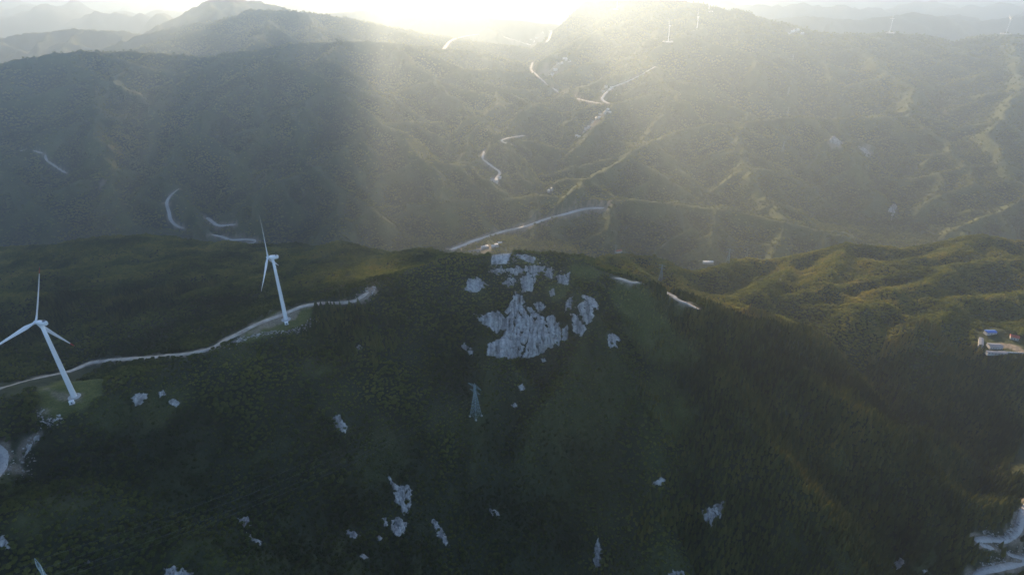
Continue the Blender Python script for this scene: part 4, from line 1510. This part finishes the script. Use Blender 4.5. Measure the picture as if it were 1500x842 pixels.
# ------------------------------------------------------------------ buildings
def house(loc, rz, L, W, H, roof, label, group, name='house', wins=3, pitch=0.35, storeys=1, wallm='plaster'):
    root = empty(name, tuple(loc), rz)
    tag(root, label, 'house' if name == 'house' else 'building', group)
    MB().box((0, 0, H / 2 - 1), (L, W, H + 2)).build('wall', M[wallm], root)
    r = MB()
    hh = W * pitch
    e = 0.5
    b = len(r.v)
    r.v += [(-L / 2 - e, -W / 2 - e, H), (L / 2 + e, -W / 2 - e, H), (L / 2 + e, W / 2 + e, H), (-L / 2 - e, W / 2 + e, H), (-L / 2 - e, 0, H + hh), (L / 2 + e, 0, H + hh),
            (-L / 2 - e, -W / 2 - e, H - .3), (L / 2 + e, -W / 2 - e, H - .3), (L / 2 + e, W / 2 + e, H - .3), (-L / 2 - e, W / 2 + e, H - .3)]
    r.f += [(0, 1, 5, 4), (2, 3, 4, 5), (0, 4, 3), (1, 2, 5), (6, 7, 1, 0), (7, 8, 2, 1), (8, 9, 3, 2), (9, 6, 0, 3), (9, 8, 7, 6)]
    r.build('roof', M[roof], root)
    for st in range(storeys):
        for k in range(wins):
            xx = (k + .5) / wins * L - L / 2
            if st == 0 and k == wins // 2:
                MB().box((xx, -W / 2 - .03, 1.1), (1.1, .12, 2.2)).build('door', M['dark'], root)
            else:
                MB().box((xx, -W / 2 - .03, 1.7 + st * 3.0), (1.3, .12, 1.3)).build('window', M['glass'], root)
    return root


y0 = np.array(hit(1456, 509))
house(y0, -0.12, 17, 9, 4.5, 'roof_grey', 'long grey roofed hall beside the pale yard at right', None, 'hall', 5, 0.15, wallm='concrete')
house(hit(1436, 503), 0.95, 22, 5, 4.0, 'roof_grey', 'narrow wing with white parapet at the left of the yard at right', None, 'hall', 5, 0.12, wallm='concrete')
house(hit(1450, 488), 0.0, 14, 7, 3.5, 'roof_blue', 'shed with bright blue roof above the yard at right', None, 'shed', 3, 0.2, wallm='concrete')
house(hit(1485, 496), -0.5, 10, 7, 4, 'roof_red', 'small house with reddish roof behind the yard at right', None, 'house', 3, wallm='concrete')
house(hit(1459, 518), -0.1, 26, 5, 3, 'roof_grey', 'long low outbuilding along the front of the yard at right', None, 'hall', 6, 0.12, wallm='concrete')
wl = MB().box((0, 0, 0.9), (40, 0.4, 2.4)); wo_ = wl.build('yard_wall', M['plaster']); wo_.location = tuple(np.array(hit(1484, 517))); wo_.rotation_euler = (0, 0, -0.12)
tag(wo_, 'pale wall along the lower edge of the yard at right', 'wall')
house(hit(1037, 385), 0.0, 32, 9, 5, 'plaster', 'long white building in the gap between the golden hills', None, 'hall', 7, 0.1)
house(hit(906, 369), 0.3, 22, 10, 5, 'roof_red', 'red roofed building on the small hill behind the summit', None, 'hall', 5, 0.3)
TL = ['tiny pale house of the village at the valley bend in the middle distance', 'tiny pale house of the village in the upper valley below the glow', 'tiny white house at the end of the winding valley road',
      'tiny white house of the hamlet high on the right hand ridge', 'tiny pale house in the row under the slanting gravel road', 'tiny pale house on the wooded spur behind the summit',
      'tiny pale house beside the forked lane of the upper valley', 'faint pale house of the far basin under the sun']
for (px, py, n, wx_, wy_), lab in zip(TOWNS, TL):
    c = hit(px, py)
    ax = random.uniform(-.3, .3)
    for k in range(n):
        t_ = (k + .5) / n * 2 - 1
        x_, y_ = c[0] + t_ * wx_ + random.uniform(-6, 6), c[1] + random.uniform(-1, 1) * wy_ + t_ * wx_ * .3
        big_ = 1.0 + (c[1] > 3500) * 0.5
        house((x_, y_, gz(x_, y_)), ax + random.choice((0, 0, 1.57)) + random.uniform(-.2, .2), random.uniform(10, 18) * big_, random.uniform(8, 11) * big_, random.uniform(6, 9), random.choice(('roof_grey', 'plaster', 'plaster')), lab, lab.replace('tiny ', '').replace('faint ', '').replace('house', 'houses'), 'house', 3, 0.25, 2)

# ------------------------------------------------------------------ loose stone along the turbine pads
def rubble(name, label, pix, n, spread, smin, smax, seed):
    r = random.Random(seed)
    line = smooth_line([hit(*p) for p in pix], 2.0)
    V, F = [], []
    for k in range(n):
        p = line[r.randrange(len(line))]
        x_, y_ = p[0] + r.gauss(0, spread), p[1] + r.gauss(0, spread) - spread * .8
        z_ = gz(x_, y_)
        s = r.uniform(smin, smax) * r.uniform(.5, 1)
        bm = bmesh.new(); bmesh.ops.create_icosphere(bm, subdivisions=1, radius=1)
        b = len(V)
        a = r.random() * 6.28
        for v in bm.verts:
            q = v.co * (1 + r.uniform(-.3, .25))
            V.append((x_ + (q.x * math.cos(a) - q.y * math.sin(a)) * s, y_ + (q.x * math.sin(a) + q.y * math.cos(a)) * s * .8, z_ + q.z * s * .6 + s * .2))
        F += [tuple(b + i.index for i in f.verts) for f in bm.faces]
        bm.free()
    tag(mesh_obj(name, V, F, M['granite']), label, 'stones', kind='stuff')


rubble('stone_rubble', 'broken grey stone along the lower rim of the pad by the track bend', [(330, 507), (350, 497), (391, 487), (428, 484), (448, 477), (460, 462)], 420, 2.6, .4, 1.7, 3)
rubble('stone_rubble', 'grey rubble below the grassy pad of the red tipped turbine', [(60, 600), (62, 615), (75, 616), (90, 610)], 130, 2.0, .4, 1.5, 4)
rubble('stone_rubble', 'scattered stones beside the left road bend', [(12, 660), (22, 690), (30, 700), (50, 645)], 90, 3.0, .4, 1.4, 5)
rubble('stone_rubble', 'pale stony bank above the hairpin road at bottom right', [(1440, 775), (1455, 783), (1475, 784), (1488, 765), (1497, 745)], 260, 2.0, .4, 1.6, 6)
rubble('stone_rubble', 'pale stones spilling between the arms of the hairpin road', [(1428, 795), (1440, 800), (1490, 800), (1500, 803), (1440, 828), (1470, 822)], 200, 2.5, .4, 1.4, 7)
rubble('stone_rubble', 'pale stones on the dusty turning place at the end of the ridge track', [(525, 432), (540, 424), (548, 420), (545, 436)], 110, 2.0, .3, 1.3, 8)
rubble('stone_rubble', 'shattered stones over the crown of the rocky summit', [(720, 392), (745, 378), (790, 380), (810, 400), (770, 405), (740, 400)], 260, 4.0, .4, 1.6, 9)
